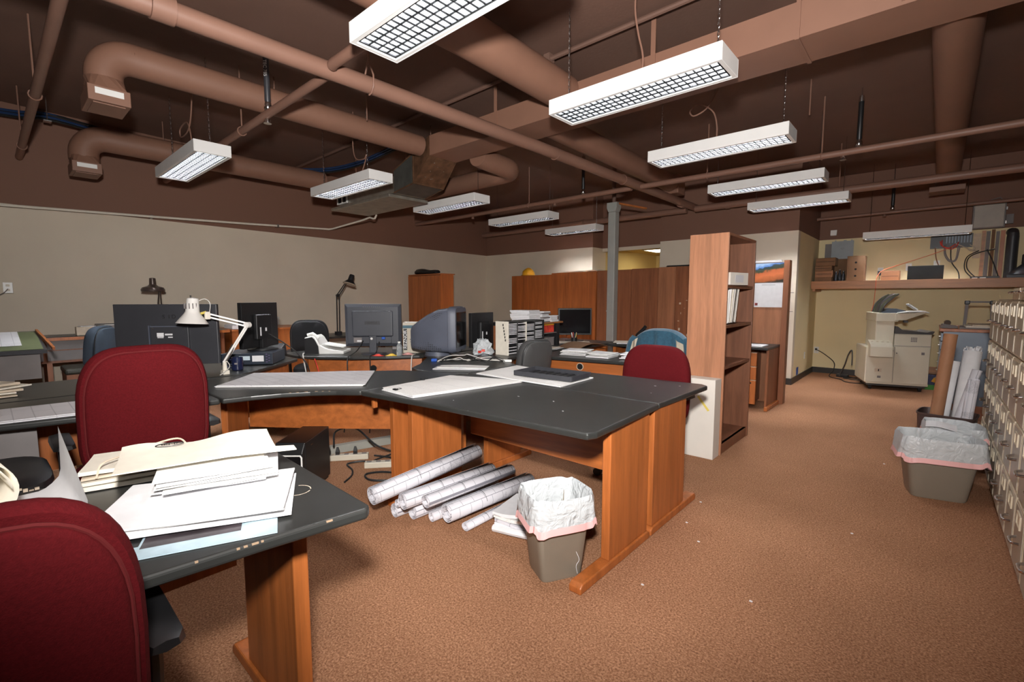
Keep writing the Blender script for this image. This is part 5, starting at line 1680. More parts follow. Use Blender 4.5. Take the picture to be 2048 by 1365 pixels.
# foreground papers
stack('paper_stack', 'wide white paper pile at the bottom of the foreground heap', 'paper stack', -1.455, .37, TZ + .0032, .44, .32, 3, 62, (M_paper, M_draw2), th=(.008, .012), jit=.012, rot=5)
stack('paper_stack', 'cream folder bundle held by a rubber band on the foreground desk', 'paper stack', -1.868, .31, TZ + .0005, .30, .20, 4, 76, (M_paperw, M_paperw, M_papert), th=(.012, .018), jit=.01, rot=5)
stack('paper_stack', 'ragged white sheets topping the foreground heap', 'paper stack', -1.56, .43, TZ + .037, .30, .21, 6, 74, (M_paper, M_draw2), th=(.005, .008), jit=.016, rot=8)
t = thing('envelope', 'large cream envelope with dark oval stamp on top of the foreground heap', 'envelope', (-1.68, .42, TZ + .092), R(76))
obj('sheet', MB().grid(20, 12, lambda u, v: ((u - .5) * .40 + (.05 * u if v < .2 else 0), (v - .5) * .24 - (.10 * (1 - v) * max(0, u - .6)), .004 + .003 * math.sin(u * 11) * v + .006 * (v ** 4) * (1.1 + math.sin(u * 8 + 1))), .003, (0, 0, -1)), M_paperw, t, smooth=True)
obj('stamp', MB().tube(arc((-.08, .085, .0125), .026, 0, 2 * PI, 20, (1.4, 0, 0), (0, .55, .06)), .0016, 4, False), M_blk, t)
lettering('RECEIVED', .010, M_blk, t, (-.08, .085, .0135), (R(6), 0, 0))
t = thing('rubber_band', 'tan rubber band stretched across the cream folder bundle', 'rubber band')
obj('band', MB().tube(spline([(-1.80, .185, TZ + .04), (-1.805, .20, TZ + .078), (-1.84, .25, TZ + .082), (-1.90, .33, TZ + .082), (-1.945, .42, TZ + .078), (-1.96, .455, TZ + .04)], 6), .003, 6), M_papert, t, smooth=True)
t = thing('photo_print', 'dark and pale-blue photo print under the foreground paper heap', 'print', (-1.30, .27, TZ + .0004), R(68))
obj('sheet', MB().cbox((0, 0, .001), (.42, .15, .0016)), mat('pale_blue_print', (.42, .55, .62), .25, var=.25, scale=9), t)
obj('picture', MB().cbox((.03, .02, .0021), (.20, .09, .0004)), mat('dark_print', (.05, .04, .045), .3, var=.5, scale=14), t)
obj('picture', MB().cbox((-.12, .03, .0021), (.09, .08, .0004)), M_blk, t)
# curled sheet and roll at far left of the foreground desk


def spiral(r0, r1, turns, n):
    out = []
    for i in range(n + 1):
        a = 2 * PI * turns * i / n
        r_ = r0 + (r1 - r0) * i / n
        out.append((r_ * math.cos(a), r_ * math.sin(a)))
    return out


def roll_mb(L, r, turns=3.2, n=60, flat=1.0, rin=None):
    """sheet wound into a spiral, axis along x, resting on z=0"""
    sp = spiral(rin or r * .45, r, turns, n)
    m = MB()
    vs = []
    for x in (-L / 2, L / 2):
        for y, z in sp:
            vs.append((x, y, (z + r) * flat))
    k = n + 1
    fs = [(i, i + 1, k + i + 1, k + i) for i in range(n)]
    return m.add(vs, fs)


def plan_roll(label, p, q, r, mm=None, flat=1.0, band=None, group='rolled plans under the middle desk', rin=None, ext=(0, 0)):
    p, q = Vector(p), Vector(q)
    d = q - p
    L = d.length
    t = thing('plan_roll', label, 'rolled plan', (p + q) / 2, 0, group)
    d.normalize()
    yaw = math.atan2(d.y, d.x)
    pit = -math.asin(max(-1, min(1, d.z)))
    t.rotation_euler = (0, pit, yaw)
    m = obj('roll', roll_mb(L, r, flat=flat, rin=rin), mm or M_drawr, t, smooth=True, loc=(0, 0, -r * flat))
    m.modifiers.new('sheet', 'SOLIDIFY').thickness = .0012
    # title block frame printed near one end
    for a0 in (35, 75):
        c0, s0 = math.cos(R(a0)), math.sin(R(a0))
        obj('printed_line', MB().bar((L * .30, (r + .001) * c0, (r + .001) * s0 * flat), (L * .46, (r + .001) * c0, (r + .001) * s0 * flat), .002, .0006), M_greyf, t)
    for xx in (L * .30, L * .46, -L * .12):
        obj('printed_line', MB().tube([(xx, (r + .0008) * math.cos(R(a_)), (r + .0008) * math.sin(R(a_)) * flat) for a_ in range(20, 171, 15)], .0011, 4), M_greyf, t)
    return t


plan_roll('largest upper plan roll of the pile, its end lifted at the right', (-2.28, 1.375, .186), (-2.225, 2.15, .268), .054)
plan_roll('second plan roll of the pile, lying beside the largest upper one', (-2.165, 1.50, .148), (-2.10, 2.16, .168), .050)
plan_roll('third plan roll of the pile, with loose flat sheets around it', (-2.06, 1.58, .152), (-2.00, 2.24, .172), .044, flat=.85)
plan_roll('thick plan roll with pale outer sheet at the right of the pile', (-1.975, 1.66, .082), (-1.915, 2.33, .092), .056)
plan_roll('small plan roll at the lower left of the pile, under the largest', (-2.25, 1.52, .104), (-2.215, 2.15, .104), .025)
plan_roll('plan roll on the carpet at the lower left of the pile', (-2.30, 1.535, .041), (-2.26, 2.18, .043), .043)
plan_roll('crumpled-ended plan roll on the carpet, middle of the pile', (-2.20, 1.59, .045), (-2.165, 2.25, .047), .047)
plan_roll('thin tight plan roll pushed out of the thick one', (-2.085, 1.64, .033), (-2.06, 2.22, .033), .030)
plan_roll('flattened plan roll on the carpet beside the folded sheets', (-1.862, 1.70, .026), (-1.868, 2.12, .026), .031, flat=.8)
t = thing('folded_plans', 'folded stack of plan sheets on the carpet between rolls and bin', 'plans', (-1.66, 1.99, 0), R(14))
for k in range(5):
    zz = .004 + .022 * k
    lo = random.uniform(-.01, .01)
    obj('sheet_bundle', MB().grid(14, 6, lambda u, v, k=k, zz=zz, lo=lo: (-.13 + .25 * u + lo, -.15 + .30 * v, zz + .016 + .010 * math.sin(u * 4 + k) + (.01 * (1 - v) if k > 2 else 0)), .012 + .002 * k, (0, 0, -1)), (M_draw2, M_paper, M_drawr)[k % 3], t, smooth=True)
obj('fold', MB().tube([(-.13, -.155, .02), (0, -.165, .028), (.12, -.155, .026)], .02, 8), M_paper, t, smooth=True)
t = thing('plan_roll', 'fat cream paper roll at the left picture edge of the foreground desk', 'rolled plan', (-1.87, -.075, TZ + .001), R(8), 'rolls on the foreground desk')
m = obj('roll', roll_mb(.34, .085, 1.35, 40, rin=.07), M_paperw, t, smooth=True)
m.modifiers.new('sheet', 'SOLIDIFY').thickness = .0015
obj('printed_line', MB().tube([(.17 - .30 * k / 8, .0865 * math.cos(R(70)), .085 + .0865 * math.sin(R(70))) for k in range(9)], .0009, 4), M_greyf, t)
t = thing('curled_sheet', 'white sheet curling up beside the cream roll, foreground left', 'paper', (-1.72, .03, TZ + .001), R(3))
obj('sheet', MB().grid(18, 8, lambda u, v: (-.20 + .36 * v, -.10 + .20 * min(1, u * 1.35) + .012 * max(0, u - .74), .002 + (.0 if u < .55 else .16 * ((u - .55) / .45) ** 1.8 * (1.15 - .8 * v))), .0015, (0, 0, -1)), M_paper, t, smooth=True)

# ================================================================== waste bins


def rrect(w, d, p=.30, n=40):
    out = []
    for i in range(n):
        a = 2 * PI * i / n
        c, s_ = math.cos(a), math.sin(a)
        out.append((math.copysign(abs(c) ** p, c) * w / 2, math.copysign(abs(s_) ** p, s_) * d / 2))
    return out


def waste_bin(label, loc, rz, w, d, h, mm, taper=.74, hem=.12, liner=True, sag=0.0):
    t = thing('waste_bin', label, 'waste bin', loc, rz)
    R_ = lambda k, z: [Vector((x * k, y * k, z)) for x, y in rrect(w, d)]
    obj('body', MB().loft([R_(taper * .95, 0), R_(taper, .012), R_(.985, h - .02), R_(1.02, h - .015), R_(1.03, h), R_(.985, h), R_(.96, h - .03), R_(taper - .02, .02)], True, True), mm, t, smooth=True)
    if liner:
        n = 72
        o = rrect(w, d, n=n)

        def ring(k, z, wob, ph, zw=0.0):
            out = []
            for i in range(n):
                a = 2 * PI * i / n
                f = 1 + wob * (math.sin(a * 9 + ph) + .7 * math.sin(a * 17 + ph * 2.1) + .5 * math.sin(a * 5 + ph))
                out.append(Vector((o[i][0] * k * f, o[i][1] * k * f, z + zw * (math.sin(a * 3 + ph) + .6 * math.sin(a * 7 + ph * 1.7)))))
            return out
        top = h + .012
        prof = [ring(taper * .80, .05, .004, 1), ring(.86, h * .55, .012, 2), ring(.93, h - .05, .010, 3), ring(.97, top - .006, .006, 1, .004), ring(1.03, top + .006, .006, 2, .005), ring(1.075, top - .012, .008, 2, .006),
                ring(1.09, top - hem * .45, .014, 3, .006), ring(1.12, top - hem + .012, .020, 4, .009)]
        obj('liner', MB().loft(prof, True, False), M_bag, t, smooth=True)
        band = [ring(1.122, top - hem + .013, .020, 4, .009), ring(1.15, top - hem - .018, .024, 4.1, .011), ring(1.135, top - hem - .020, .024, 4.1, .011)]
        obj('drawstring_hem', MB().loft(band, False, False), M_pink, t, smooth=True)
    return t


b1 = waste_bin('taupe waste bin with pink-hemmed white liner, before the middle desk', (-1.27, 1.735, 0), R(62), .285, .235, .385, M_bin, hem=.13)
obj('thread', MB().tube(spline([(.06, -.098, .13), (.075, -.100, .09), (.062, -.096, .06), (.07, -.094, .02)], 4), .0012, 4), M_paper, b1)
b2 = waste_bin('brown waste bin with white liner at right, before the file cabinets', (.09, 4.10, 0), R(14), .39, .27, .385, M_bin, hem=.13)
b3 = waste_bin('dark grey waste bin with clear liner, behind the brown one', (.165, 4.47, 0), R(8), .29, .25, .40, M_bing, hem=.07)
b4 = waste_bin('dark brown bin holding plan rolls and the kraft tube', (.145, 4.965, 0), R(-8), .34, .29, .40, M_binb, taper=.87, liner=False)
tag(obj('paper_sheet', MB().grid(6, 4, lambda u, v: (.02 + .16 * u, 4.27 + .10 * v - .02 * u, .415 + .02 * v + .008 * math.sin(u * 4)), .002, (0, 0, -1)), M_paper), 'white paper sheet resting on the rims of the two right-hand bins', 'paper')


def lean(label, p, q, r, mm, inner=True, turns=2.6, cat='rolled plan', name='plan_roll', group='plan rolls standing in the brown bin'):
    p, q = Vector(p), Vector(q)
    t = thing(name, label, cat, p, 0, group)
    d = q - p
    t.rotation_euler = d.to_track_quat('Z', 'Y').to_euler()
    L = d.length
    if name == 'mailing_tube':
        obj('tube_wall', MB().lathe([(r, 0), (r, L), (r * .88, L), (r * .88, L - .04)], 24, cap0=True, cap1=True), mm, t, smooth=True)
    else:
        sp = spiral(r * .4, r, turns, 56)
        k = len(sp)
        vs = [(x, y, z) for z in (0, L) for x, y in sp]
        m = obj('roll', MB().add(vs, [(i, i + 1, k + i + 1, k + i) for i in range(k - 1)]), mm, t, smooth=True)
        m.modifiers.new('sheet', 'SOLIDIFY').thickness = .0012
    return t


lean('tall brown kraft mailing tube standing in the dark brown bin', (.06, 4.93, .06), (.128, 5.02, 1.015), .042, M_tubec, cat='tube', name='mailing_tube', group=None)
lean('white plan roll just right of the kraft tube', (.095, 5.02, .06), (.16, 5.075, .80), .040, M_paper)
lean('thickest bundle of white plans with crumpled top in the brown bin', (.20, 5.01, .06), (.262, 5.10, .885), .060, M_paper, turns=5)
lean('printed plan roll leaning right across the others in the brown bin', (.15, 4.93, .06), (.29, 4.945, .755), .034, M_drawr)
lean('printed plan roll standing lowest at the right of the brown bin', (.235, 4.90, .06), (.268, 4.785, .70), .036, M_drawr)
cm = MB()
for k in range(14):
    a = random.uniform(0, 2 * PI)
    r_ = random.uniform(.01, .055)
    cm.cbox((.262 + r_ * math.cos(a), 5.10 + r_ * math.sin(a), .900 + random.uniform(-.006, .012)), (.04, .004, .024), Matrix.Rotation(a + 1.5, 3, 'Z') @ Matrix.Rotation(random.uniform(-.4, .4), 3, 'X'))
tag(obj('paper_crumple', cm, M_paper), 'crumpled paper edges at the top of the thickest plan bundle', 'paper', kind='stuff')

# ================================================================== file cabinets at the right edge


def drawer_handle(parent, x, y, z, w=.095):
    pts = [(x, y - w / 2, z), (x - .022, y - w / 2 + .012, z - .004), (x - .026, y, z - .006), (x - .022, y + w / 2 - .012, z - .004), (x, y + w / 2, z)]
    obj('handle', MB().tube(spline(pts, 4), .0065, 8), M_steel, parent, smooth=True)


def file_cabinet(label, y, H=1.285, rows=4, extra=False):
    t = thing('file_cabinet', label, 'file cabinet', (0, y, 0), 0, 'beige file cabinets along the right side')
    W = .298
    xf = .392
    obj('carcass', bx(xf, xf + .60, .001, W - .001, .0, H), M_beigem, t, bevel=.003)
    z1 = H - .006 - (.07 if extra else 0)
    p = (z1 - .05) / rows
    for k in range(rows):
        z0 = .05 + k * p
        d = obj('drawer', bx(xf - .034, xf, .022, W - .006, z0 + .008, z0 + p - .006), M_beigem, t, bevel=.003)
        obj('front_plate', bx(xf - .0365, xf - .034, .036, W - .018, z0 + .020, z0 + p - .018), M_beigeg, d)
        q = xf - .0365
        lh = MB()
        for ya, yb, za, zb in ((.10, .20, .70, .72), (.10, .20, .88, .90), (.10, .108, .72, .88), (.192, .20, .72, .88)):
            lh.box(q - .006, q, ya, yb, z0 + p * za, z0 + p * zb)
        lh.box(q - .002, q, .108, .192, z0 + p * .72, z0 + p * .88)
        obj('label_holder', lh, M_beigem, d)
        drawer_handle(d, xf - .0365, .15, z0 + p * .50)
    if extra:
        d = obj('drawer', bx(xf - .034, xf, .022, W - .006, z1 + .004, H - .006), M_beigem, t, bevel=.003)
        drawer_handle(d, xf - .034, .15, H - .028, w=.15)
    return t


names = ['nearest, at the bottom right corner of the picture', 'second from the near end', 'third from the near end', 'fourth from the near end', 'fifth from the near end', 'sixth from the near end', 'seventh from the near end', 'eighth from the near end', 'farthest, next to the blue-grey flat file']
for k in range(9):
    y = 2.585 + .30 * k
    file_cabinet('beige steel file cabinet with chrome handles, ' + names[k], y, 1.36 if k in (2, 3, 4) else (1.30 if k < 2 else 1.285), 4, k in (2, 3, 4))
t = thing('stapler', 'black stapler-like tool on top of the taller beige cabinets', 'stapler', (.47, 3.95, 1.3605), R(20))
obj('base', bx(-.03, .03, -.09, .09, 0, .012), M_blk, t, bevel=.004)
obj('arm', MB().loft([[Vector((x, y, z)) for x, z in ((-.022, .02), (.022, .02), (.022, .05), (-.022, .05))] for y in (-.09, .08)]), M_blk, t, bevel=.006)
t = thing('plate', 'white paper plate on top of the taller beige cabinets', 'plate', (.58, 3.62, 1.3605))
obj('dish', MB().lathe([(.01, .0), (.07, .0), (.10, .022), (.098, .026), (.065, .006), (.01, .005)], 24), M_white, t, smooth=True)
t = thing('card_box', 'pale box on the beige cabinets at the right picture edge', 'box', (.55, 3.33, 1.3605))
obj('box', bx(-.08, .10, -.10, .10, 0, .07), M_paperw, t, bevel=.003)
obj('lid', bx(-.085, .105, -.105, .105, .07, .095), M_papert, t, bevel=.003)

# blue-grey flat file with wooden top
t = thing('flat_file', 'blue-grey steel flat file with wooden top behind the plan rolls', 'cabinet', (0, 0, 0))
obj('carcass', bx(.115, .98, 6.98, 7.9, .14, .93), M_bluegrey, t, bevel=.004)
obj('plinth', bx(.13, .96, 7.0, 7.88, 0, .14), M_walnut, t)
obj('wooden_top', bx(.085, 1.0, 6.95, 7.93, .93, .962), M_wood, t, bevel=.003)
for k in range(8):
    d = obj('drawer', bx(.100, .115, 7.0, 7.88, .16 + .095 * k, .245 + .095 * k), M_bluegrey, t)
    obj('handle', MB().box(.082, .100, 7.10, 7.18, .20 + .095 * k, .206 + .095 * k), M_steel, d)
t = thing('paper_stack', 'pale stack of boards on the flat file, below the step ladder', 'papers', (.56, 7.25, .9625))
for k in range(3):
    obj('board', MB().cbox((.02 * k, 0, .008 + .016 * k), (.62 - .04 * k, .5, .014), Matrix.Rotation(R(2 * k - 2), 3, 'Z')), (M_greyw, M_paperw, M_papert)[k], t)
t = thing('tape_dispenser', 'small grey tape dispenser at the left corner of the flat file', 'tape dispenser', (.15, 7.05, .9625), R(15))
obj('body', MB().loft([[Vector((x, y, z)) for x, z in ((-.06, 0), (.08, 0), (.07, .03), (-.05, .05))] for y in (-.03, .03)]), M_greyw, t, bevel=.005)
obj('roll', MB().tube([(-.01, -.015, .06), (-.01, .015, .06)], .03, 16), M_steel, t, smooth=True)
t = thing('step_ladder', 'folded grey step ladder with black corners behind the flat file', 'ladder', (.44, 8.10, 0))
for s_ in (-1, 1):
    obj('rail', MB().bar((s_ * .15, 0, .01), (s_ * .11, .02, 1.22), .03, .02), M_greyw, t)
    obj('corner', bx(s_ * .11 - .025, s_ * .11 + .025, -.0, .04, 1.215, 1.262), M_blk, t, bevel=.008)
obj('top_bar', bx(-.09, .09, .008, .032, 1.235, 1.255), M_greyw, t)
for z in (.3, .6, .9):
    obj('step', bx(-.13, .13, -.03, .05, z, z + .025), M_greyw, t)

# ================================================================== copier
t = thing('photocopier', 'ivory office photocopier on casters against the far right wall', 'copier', (-.655, 8.30, 0), R(15.5))
obj('base_plate', bx(.03, .69, .02, .62, .055, .085), M_copg, t)
for x, y in ((.08, .06), (.64, .06), (.08, .58), (.64, .58)):
    obj('caster', MB().tube([(x - .015, y, .028), (x + .015, y, .028)], .028, 12).box(x - .02, x + .02, y - .02, y + .02, .03, .058), M_blk, t)
obj('lower_body', bx(.0, .70, .0, .64, .10, .60), M_cop, t, bevel=.008)
obj('left_tower', bx(.10, .31, .03, .60, .60, 1.0), M_cop, t, bevel=.008)
obj('right_body', bx(.315, .715, .01, .62, .60, .80), M_cop, t, bevel=.008)
obj('front_door', bx(.325, .705, -.010, .0, .11, .62), M_cop, t, bevel=.004)
obj('front_door', bx(.010, .315, -.010, .0, .11, .62), M_cop, t, bevel=.004)
obj('kick_strip', bx(.02, .71, -.004, .62, .085, .115), M_cop, t, bevel=.003)
obj('bypass_unit', MB().add([(v[2], v[0], v[1]) for v in MB().prism([(-.16, .48), (-.16, .62), (-.12, .66), (.0, .70), (.06, .70), (.06, .48)], .02, .27).v], MB().prism([(0, 0), (0, 1), (.2, 1.2), (.5, 1.4), (1, 1.4), (1, 0)], 0, 1).f), M_cop, t, bevel=.006)
obj('scanner_unit', bx(.09, .34, .0, .62, .965, 1.085), M_cop, t, bevel=.008)
obj('control_arm', MB().loft([[Vector((x, y, z)) for y, z in ((-.01, zb), (.30, zb), (.30, zt), (-.01, zt))] for x, zb, zt in ((.30, .98, 1.08), (.42, .99, 1.085), (.56, 1.055, 1.095), (.62, 1.08, 1.10))]), M_cop, t, bevel=.006)
obj('operation_panel', MB().loft([[Vector((x, y, z)) for y, z in ((-.06, zb), (.20, zb), (.20, zt), (-.06, zt))] for x, zb, zt in ((.33, 1.085, 1.095), (.45, 1.10, 1.115), (.60, 1.10, 1.12), (.65, 1.085, 1.10))]), M_white, t, bevel=.004)
obj('platen', MB().loft([[Vector((x, y, z)) for y, z in ((.05, 1.085), (.55, 1.085), (.55, zt), (.05, zt))] for x, zt in ((.16, 1.09), (.22, 1.135), (.32, 1.145), (.42, 1.12), (.46, 1.09))]), M_bluegrey, t, bevel=.01)
for k, m_ in enumerate((M_copg, M_matg, M_copg)):
    x0 = .13 + .018 * k
    obj('raised_feeder', MB().tube(spline([(x0, .12, 1.09), (x0 + .03, .10, 1.20), (x0 + .10, .10, 1.29), (x0 + .18, .10, 1.345)], 5), [.012] * 15 + [.008], 6).tube(spline([(x0, .45, 1.09), (x0 + .03, .45, 1.20), (x0 + .10, .45, 1.29), (x0 + .18, .45, 1.345)], 5), .01, 6), m_, t, smooth=True)
obj('feeder_lid', MB().grid(10, 1, lambda u, v: (.15 + .19 * u ** 1.3, .10 + .37 * v, 1.09 + .265 * u ** .8), .018, (.8, 0, -.5)), M_copg, t)
obj('display_panel', MB().cbox((.50, .10, 1.17), (.13, .12, .018), Matrix.Rotation(R(38), 3, 'Y')), M_white, t, bevel=.003)
obj('display_screen', MB().cbox((.506, .10, 1.180), (.09, .08, .004), Matrix.Rotation(R(38), 3, 'Y')), M_copg, t)
obj('output_tray', MB().add([(v[0], v[2], v[1]) for v in MB().prism([(.315, .80), (.72, .80), (.74, .84), (.72, .845), (.66, .825), (.40, .845), (.34, .90), (.315, .90)], .0, .5).v], [f[::-1] for f in MB().prism([(.315, .80), (.72, .80), (.74, .84), (.72, .845), (.66, .825), (.40, .845), (.34, .90), (.315, .90)], .0, .5).f]), M_copg, t)
obj('bracket', bx(.40, .445, -.005, .05, .955, .985), M_copg, t)
v = MB()
for i in range(4):
    for j in range(3):
        v.cbox((.50 + .018 * i, .0085, .70 + .022 * j), (.012, .003, .016))
obj('vent', v, M_greyw, t)
obj('groove', MB().box(.318, .712, .0088, .012, .628, .634).box(.316, .320, -.0108, -.0095, .11, .62), M_greyw, t)
obj('hatch', bx(.11, .19, -.0125, -.010, .255, .305), M_papert, t)
obj('hatch_slot', bx(.15, .162, -.0135, -.0125, .265, .295), M_blk, t)
obj('sticker', MB().cbox((.165, -.0105, .185), (.04, .001, .03)).cbox((.63, -.0105, .535), (.035, .001, .035)), M_greyw, t)
b = MB()
for k in range(4):
    b.cbox((.05 + .06 * k, -.05, .6865), (.025, .03, .006))
obj('button', b, M_papert, t)
obj('lock', MB().lathe([(.009, 0), (.009, .004)], 8, (.30, -.010, .56), Vector((0, -1, 0)).to_track_quat('Z', 'Y').to_matrix()).lathe([(.009, 0), (.009, .004)], 8, (.345, -.010, .53), Vector((0, -1, 0)).to_track_quat('Z', 'Y').to_matrix()), M_greyw, t)
obj('toothed_edge', MB().box(.715, .722, .05, .07, .62, .78).box(.70, .708, .05, .07, .15, .55), M_copg, t)
t = thing('card_box', 'blue and green soap box on the floor between copier and flat file', 'box', (.075, 8.90, 0), R(4))
obj('box', bx(-.09, .10, -.08, .08, .07, .20), mat('navy_print', (.02, .03, .10), .5), t)
obj('green_base', bx(-.092, .102, -.082, .082, 0, .07), M_green, t)
obj('print', MB().prism([(-.02, .0), (.04, -.02), (.06, .04), (.01, .06)], 0, .001), M_yellow, t, loc=(0, -.081, .12), rot=(R(90), 0, 0))
tag(obj('wood_strip', bx(-.05, .115, 9.05, 9.08, .20, .30), M_shelf), 'orange wood strip behind the soap box', 'board')

# ================================================================== hutch desk with calendar
t = thing('desk_hutch', 'brown tall-backed desk with three orange drawers, right of the bookcase', 'desk')
obj('tall_panel', bx(-2.2, -1.345, 6.44, 6.47, 0, 1.725), M_walnutl, t)
obj('tall_side', bx(-1.345, -1.285, 6.40, 6.52, 0, 1.745), M_walnut, t, bevel=.003)
obj('desktop', bx(-2.2, -1.35, 5.86, 6.438, .70, .73), M_top, t, bevel=.006)
obj('end_panel', bx(-1.375, -1.352, 5.92, 6.435, .0, .699), M_walnut, t)
obj('foot', bx(-1.365, -1.325, 5.86, 6.44, 0, .045), M_wood, t, bevel=.006)
pd = obj('pedestal', bx(-1.95, -1.55, 5.96, 6.42, .03, .695), M_walnut, t)
for z0, z1 in ((.50, .655), (.34, .49), (.05, .33)):
    d = obj('drawer', bx(-1.945, -1.475, 5.925, 5.955, z0, z1), M_wood, t, bevel=.002)
    obj('edge', bx(-1.945, -1.475, 5.923, 5.957, z1, z1 + .005), M_papert, d)
obj('lock', MB().lathe([(.009, 0), (.009, .004)], 10, (-1.53, 5.925, .30), Vector((0, -1, 0)).to_track_quat('Z', 'Y').to_matrix()), M_hole, t)
t = thing('calendar', 'wall calendar with orange mountain picture over a white page', 'calendar', (-1.505, 6.4375, 1.18))
obj('picture', bx(-.16, .155, -.004, -.001, .305, .54), M_land, t)
obj('page', bx(-.16, .155, -.004, -.001, 0, .298), M_paper, t)
obj('emblem', bx(-.15, -.118, -.0055, -.004, .02, .052), mat('emblem_red', (.28, .04, .04), .5, var=.6, scale=60), t)
obj('heading', bx(-.08, .07, -.0045, -.004, .272, .276), M_greyw, t)
obj('binding', MB().tube([(-.16, -.003, .302), (.155, -.003, .302)], .003, 6), M_blk, t)
t = thing('paper_stack', 'white papers on top of the tall-backed desk, above the calendar', 'papers', (-1.62, 6.455, 1.7255))
for k in range(3):
    obj('sheet', MB().cbox((.01 * k, 0, .005 + .009 * k), (.50 - .03 * k, .05, .007)), M_paper, t)
tag(obj('keyboard_pad', MB().box(-1.75, -1.42, 5.92, 6.18, .7305, .742), M_paper), 'white paper pad on the desktop below the calendar', 'paper')
for k, z in enumerate((1.09, 1.37)):
    tag(obj('wall_label', bx(-1.60, -1.52, 7.926, 7.9295, z, z + .005 if k else z + .005), M_blk), 'thin black strip on the beige wall edge, ' + ('upper one' if k else 'lower one'), 'strip')

# ================================================================== wall shelf and what stands on it
t = thing('wall_shelf', 'long orange wall shelf of boxes and cables above the copier', 'shelf')
obj('board', bx(-1.487, 2.6, 9.02, 9.598, 1.50, 1.535), M_shelf, t)
obj('front_board', bx(-1.487, 2.6, 9.0, 9.02, 1.435, 1.560), M_shelf, t, bevel=.003)
for x in (-1.45, .9):
    obj('support', bx(x - .02, x + .02, 9.03, 9.598, 1.40, 1.50), M_shelf, t)
SZ = 1.5355


def cbx(name, label, cat, x0, x1, y0, y1, z0, z1, mm, extra=None, rz=0):
    t = thing(name, label, cat, ((x0 + x1) / 2, (y0 + y1) / 2, z0), R(rz))
    a, b = (x1 - x0) / 2, (y1 - y0) / 2
    obj('body', bx(-a, a, -b, b, 0, z1 - z0), mm, t, bevel=.004)
    if extra == 'tape':
        obj('seam', bx(-a + .01, a - .01, -b - .001, -b, (z1 - z0) * .5, (z1 - z0) * .5 + .006), M_hole, t)
        obj('top_flap', bx(-a, a - .002, -b, b, z1 - z0, z1 - z0 + .004), mm, t)
    if extra == 'holes':
        for z in (.25, .5, .75):
            obj('hole', MB().lathe([(.016, 0), (.016, .001)], 10, (0, -b - .0002, (z1 - z0) * z), Vector((0, -1, 0)).to_track_quat('Z', 'Y').to_matrix()), M_hole, t)
    return t


cbx('card_box', 'black-labelled box at the bottom of the shelf corner pile', 'box', -1.46, -1.23, 9.12, 9.40, SZ, SZ + .09, M_card)
cbx('card_box', 'flat brown box, second in the shelf corner pile', 'box', -1.46, -1.22, 9.12, 9.40, SZ + .0905, SZ + .19, M_tubec, 'tape')
cbx('card_box', 'brown box, third in the shelf corner pile', 'box', -1.465, -1.235, 9.12, 9.40, SZ + .1955, SZ + .27, M_card, 'tape')
cbx('card_box', 'open brown box on top of the shelf corner pile', 'box', -1.46, -1.19, 9.12, 9.40, SZ + .2755, SZ + .40, M_card, 'tape')
cbx('card_box', 'brown carton with three round holes on the wall shelf', 'box', -1.045, -.815, 9.20, 9.45, SZ, 1.955, M_card, 'holes')
cbx('card_box', 'low brown box in the middle of the wall shelf', 'box', -.60, -.385, 9.15, 9.35, SZ, 1.70, M_tubec, 'tape', -3)
cbx('speaker_box', 'black box standing on the wall shelf under the hanging light', 'box', -.295, .10, 9.12, 9.42, SZ, 1.76, M_matte)
cbx('network_switch', 'black network switch with white labels on the wall shelf', 'device', .38, .66, 9.10, 9.30, SZ, 1.59, M_blk)
nsw = cbx('amplifier', 'grey flat device at the right end of the wall shelf', 'device', .72, 1.3, 9.06, 9.34, SZ, 1.60, M_blk2)
lb = obj('label', MB().cbox((.42, 9.0985, 1.563), (.055, .001, .018)).cbox((.50, 9.0985, 1.568), (.06, .001, .012)), M_white)
tag(lb, 'white stickers on the front of the network switch', 'label')
for k, (x, h_) in enumerate(((-1.19, .17), (-1.14, .20), (-1.09, .18))):
    t = thing('glass_jar', ('left', 'middle', 'right')[k] + ' dark glass jar between the brown cartons on the shelf', 'jar', (x, 9.25, SZ), 0)
    obj('glass', MB().lathe([(.02, 0), (.024, .01), (.024, h_ * .7), (.014, h_ * .85), (.014, h_)], 14), mat('smoky_glass', (.03, .035, .04), .08), t, smooth=True)
    obj('lid', MB().lathe([(.016, h_), (.016, h_ + .012)], 12), M_steel, t)
t = thing('paper_sign', 'pale blue board with small heart mark leaning above the shelf boxes', 'board', (-1.155, 9.50, 1.936))
obj('sheet', bx(-.15, .15, -.006, 0, 0, .29), mat('pale_blue_board', (.36, .40, .42), .7), t)
obj('ragged_top', MB().cbox((-.10, -.003, .298), (.02, .006, .016)).cbox((.03, -.003, .297), (.04, .006, .014)).cbox((.12, -.003, .298), (.02, .006, .016)), mat('pale_blue_board', (.36, .40, .42)), t)
obj('mark', MB().tube([(-.02, -.007, .17), (0, -.007, .15), (.02, -.007, .17), (.01, -.007, .18), (0, -.007, .17), (-.01, -.007, .18), (-.02, -.007, .17)], .002, 4), M_greyw, t)
obj('easel_back', bx(-.12, .12, 0, .02, -.40, .25), M_card, t)
tag(obj('paper_sheet', bx(-1.41, -1.31, 9.592, 9.598, 1.90, 2.20), M_greyw), 'grey sheet taped to the wall in the shelf corner', 'paper')

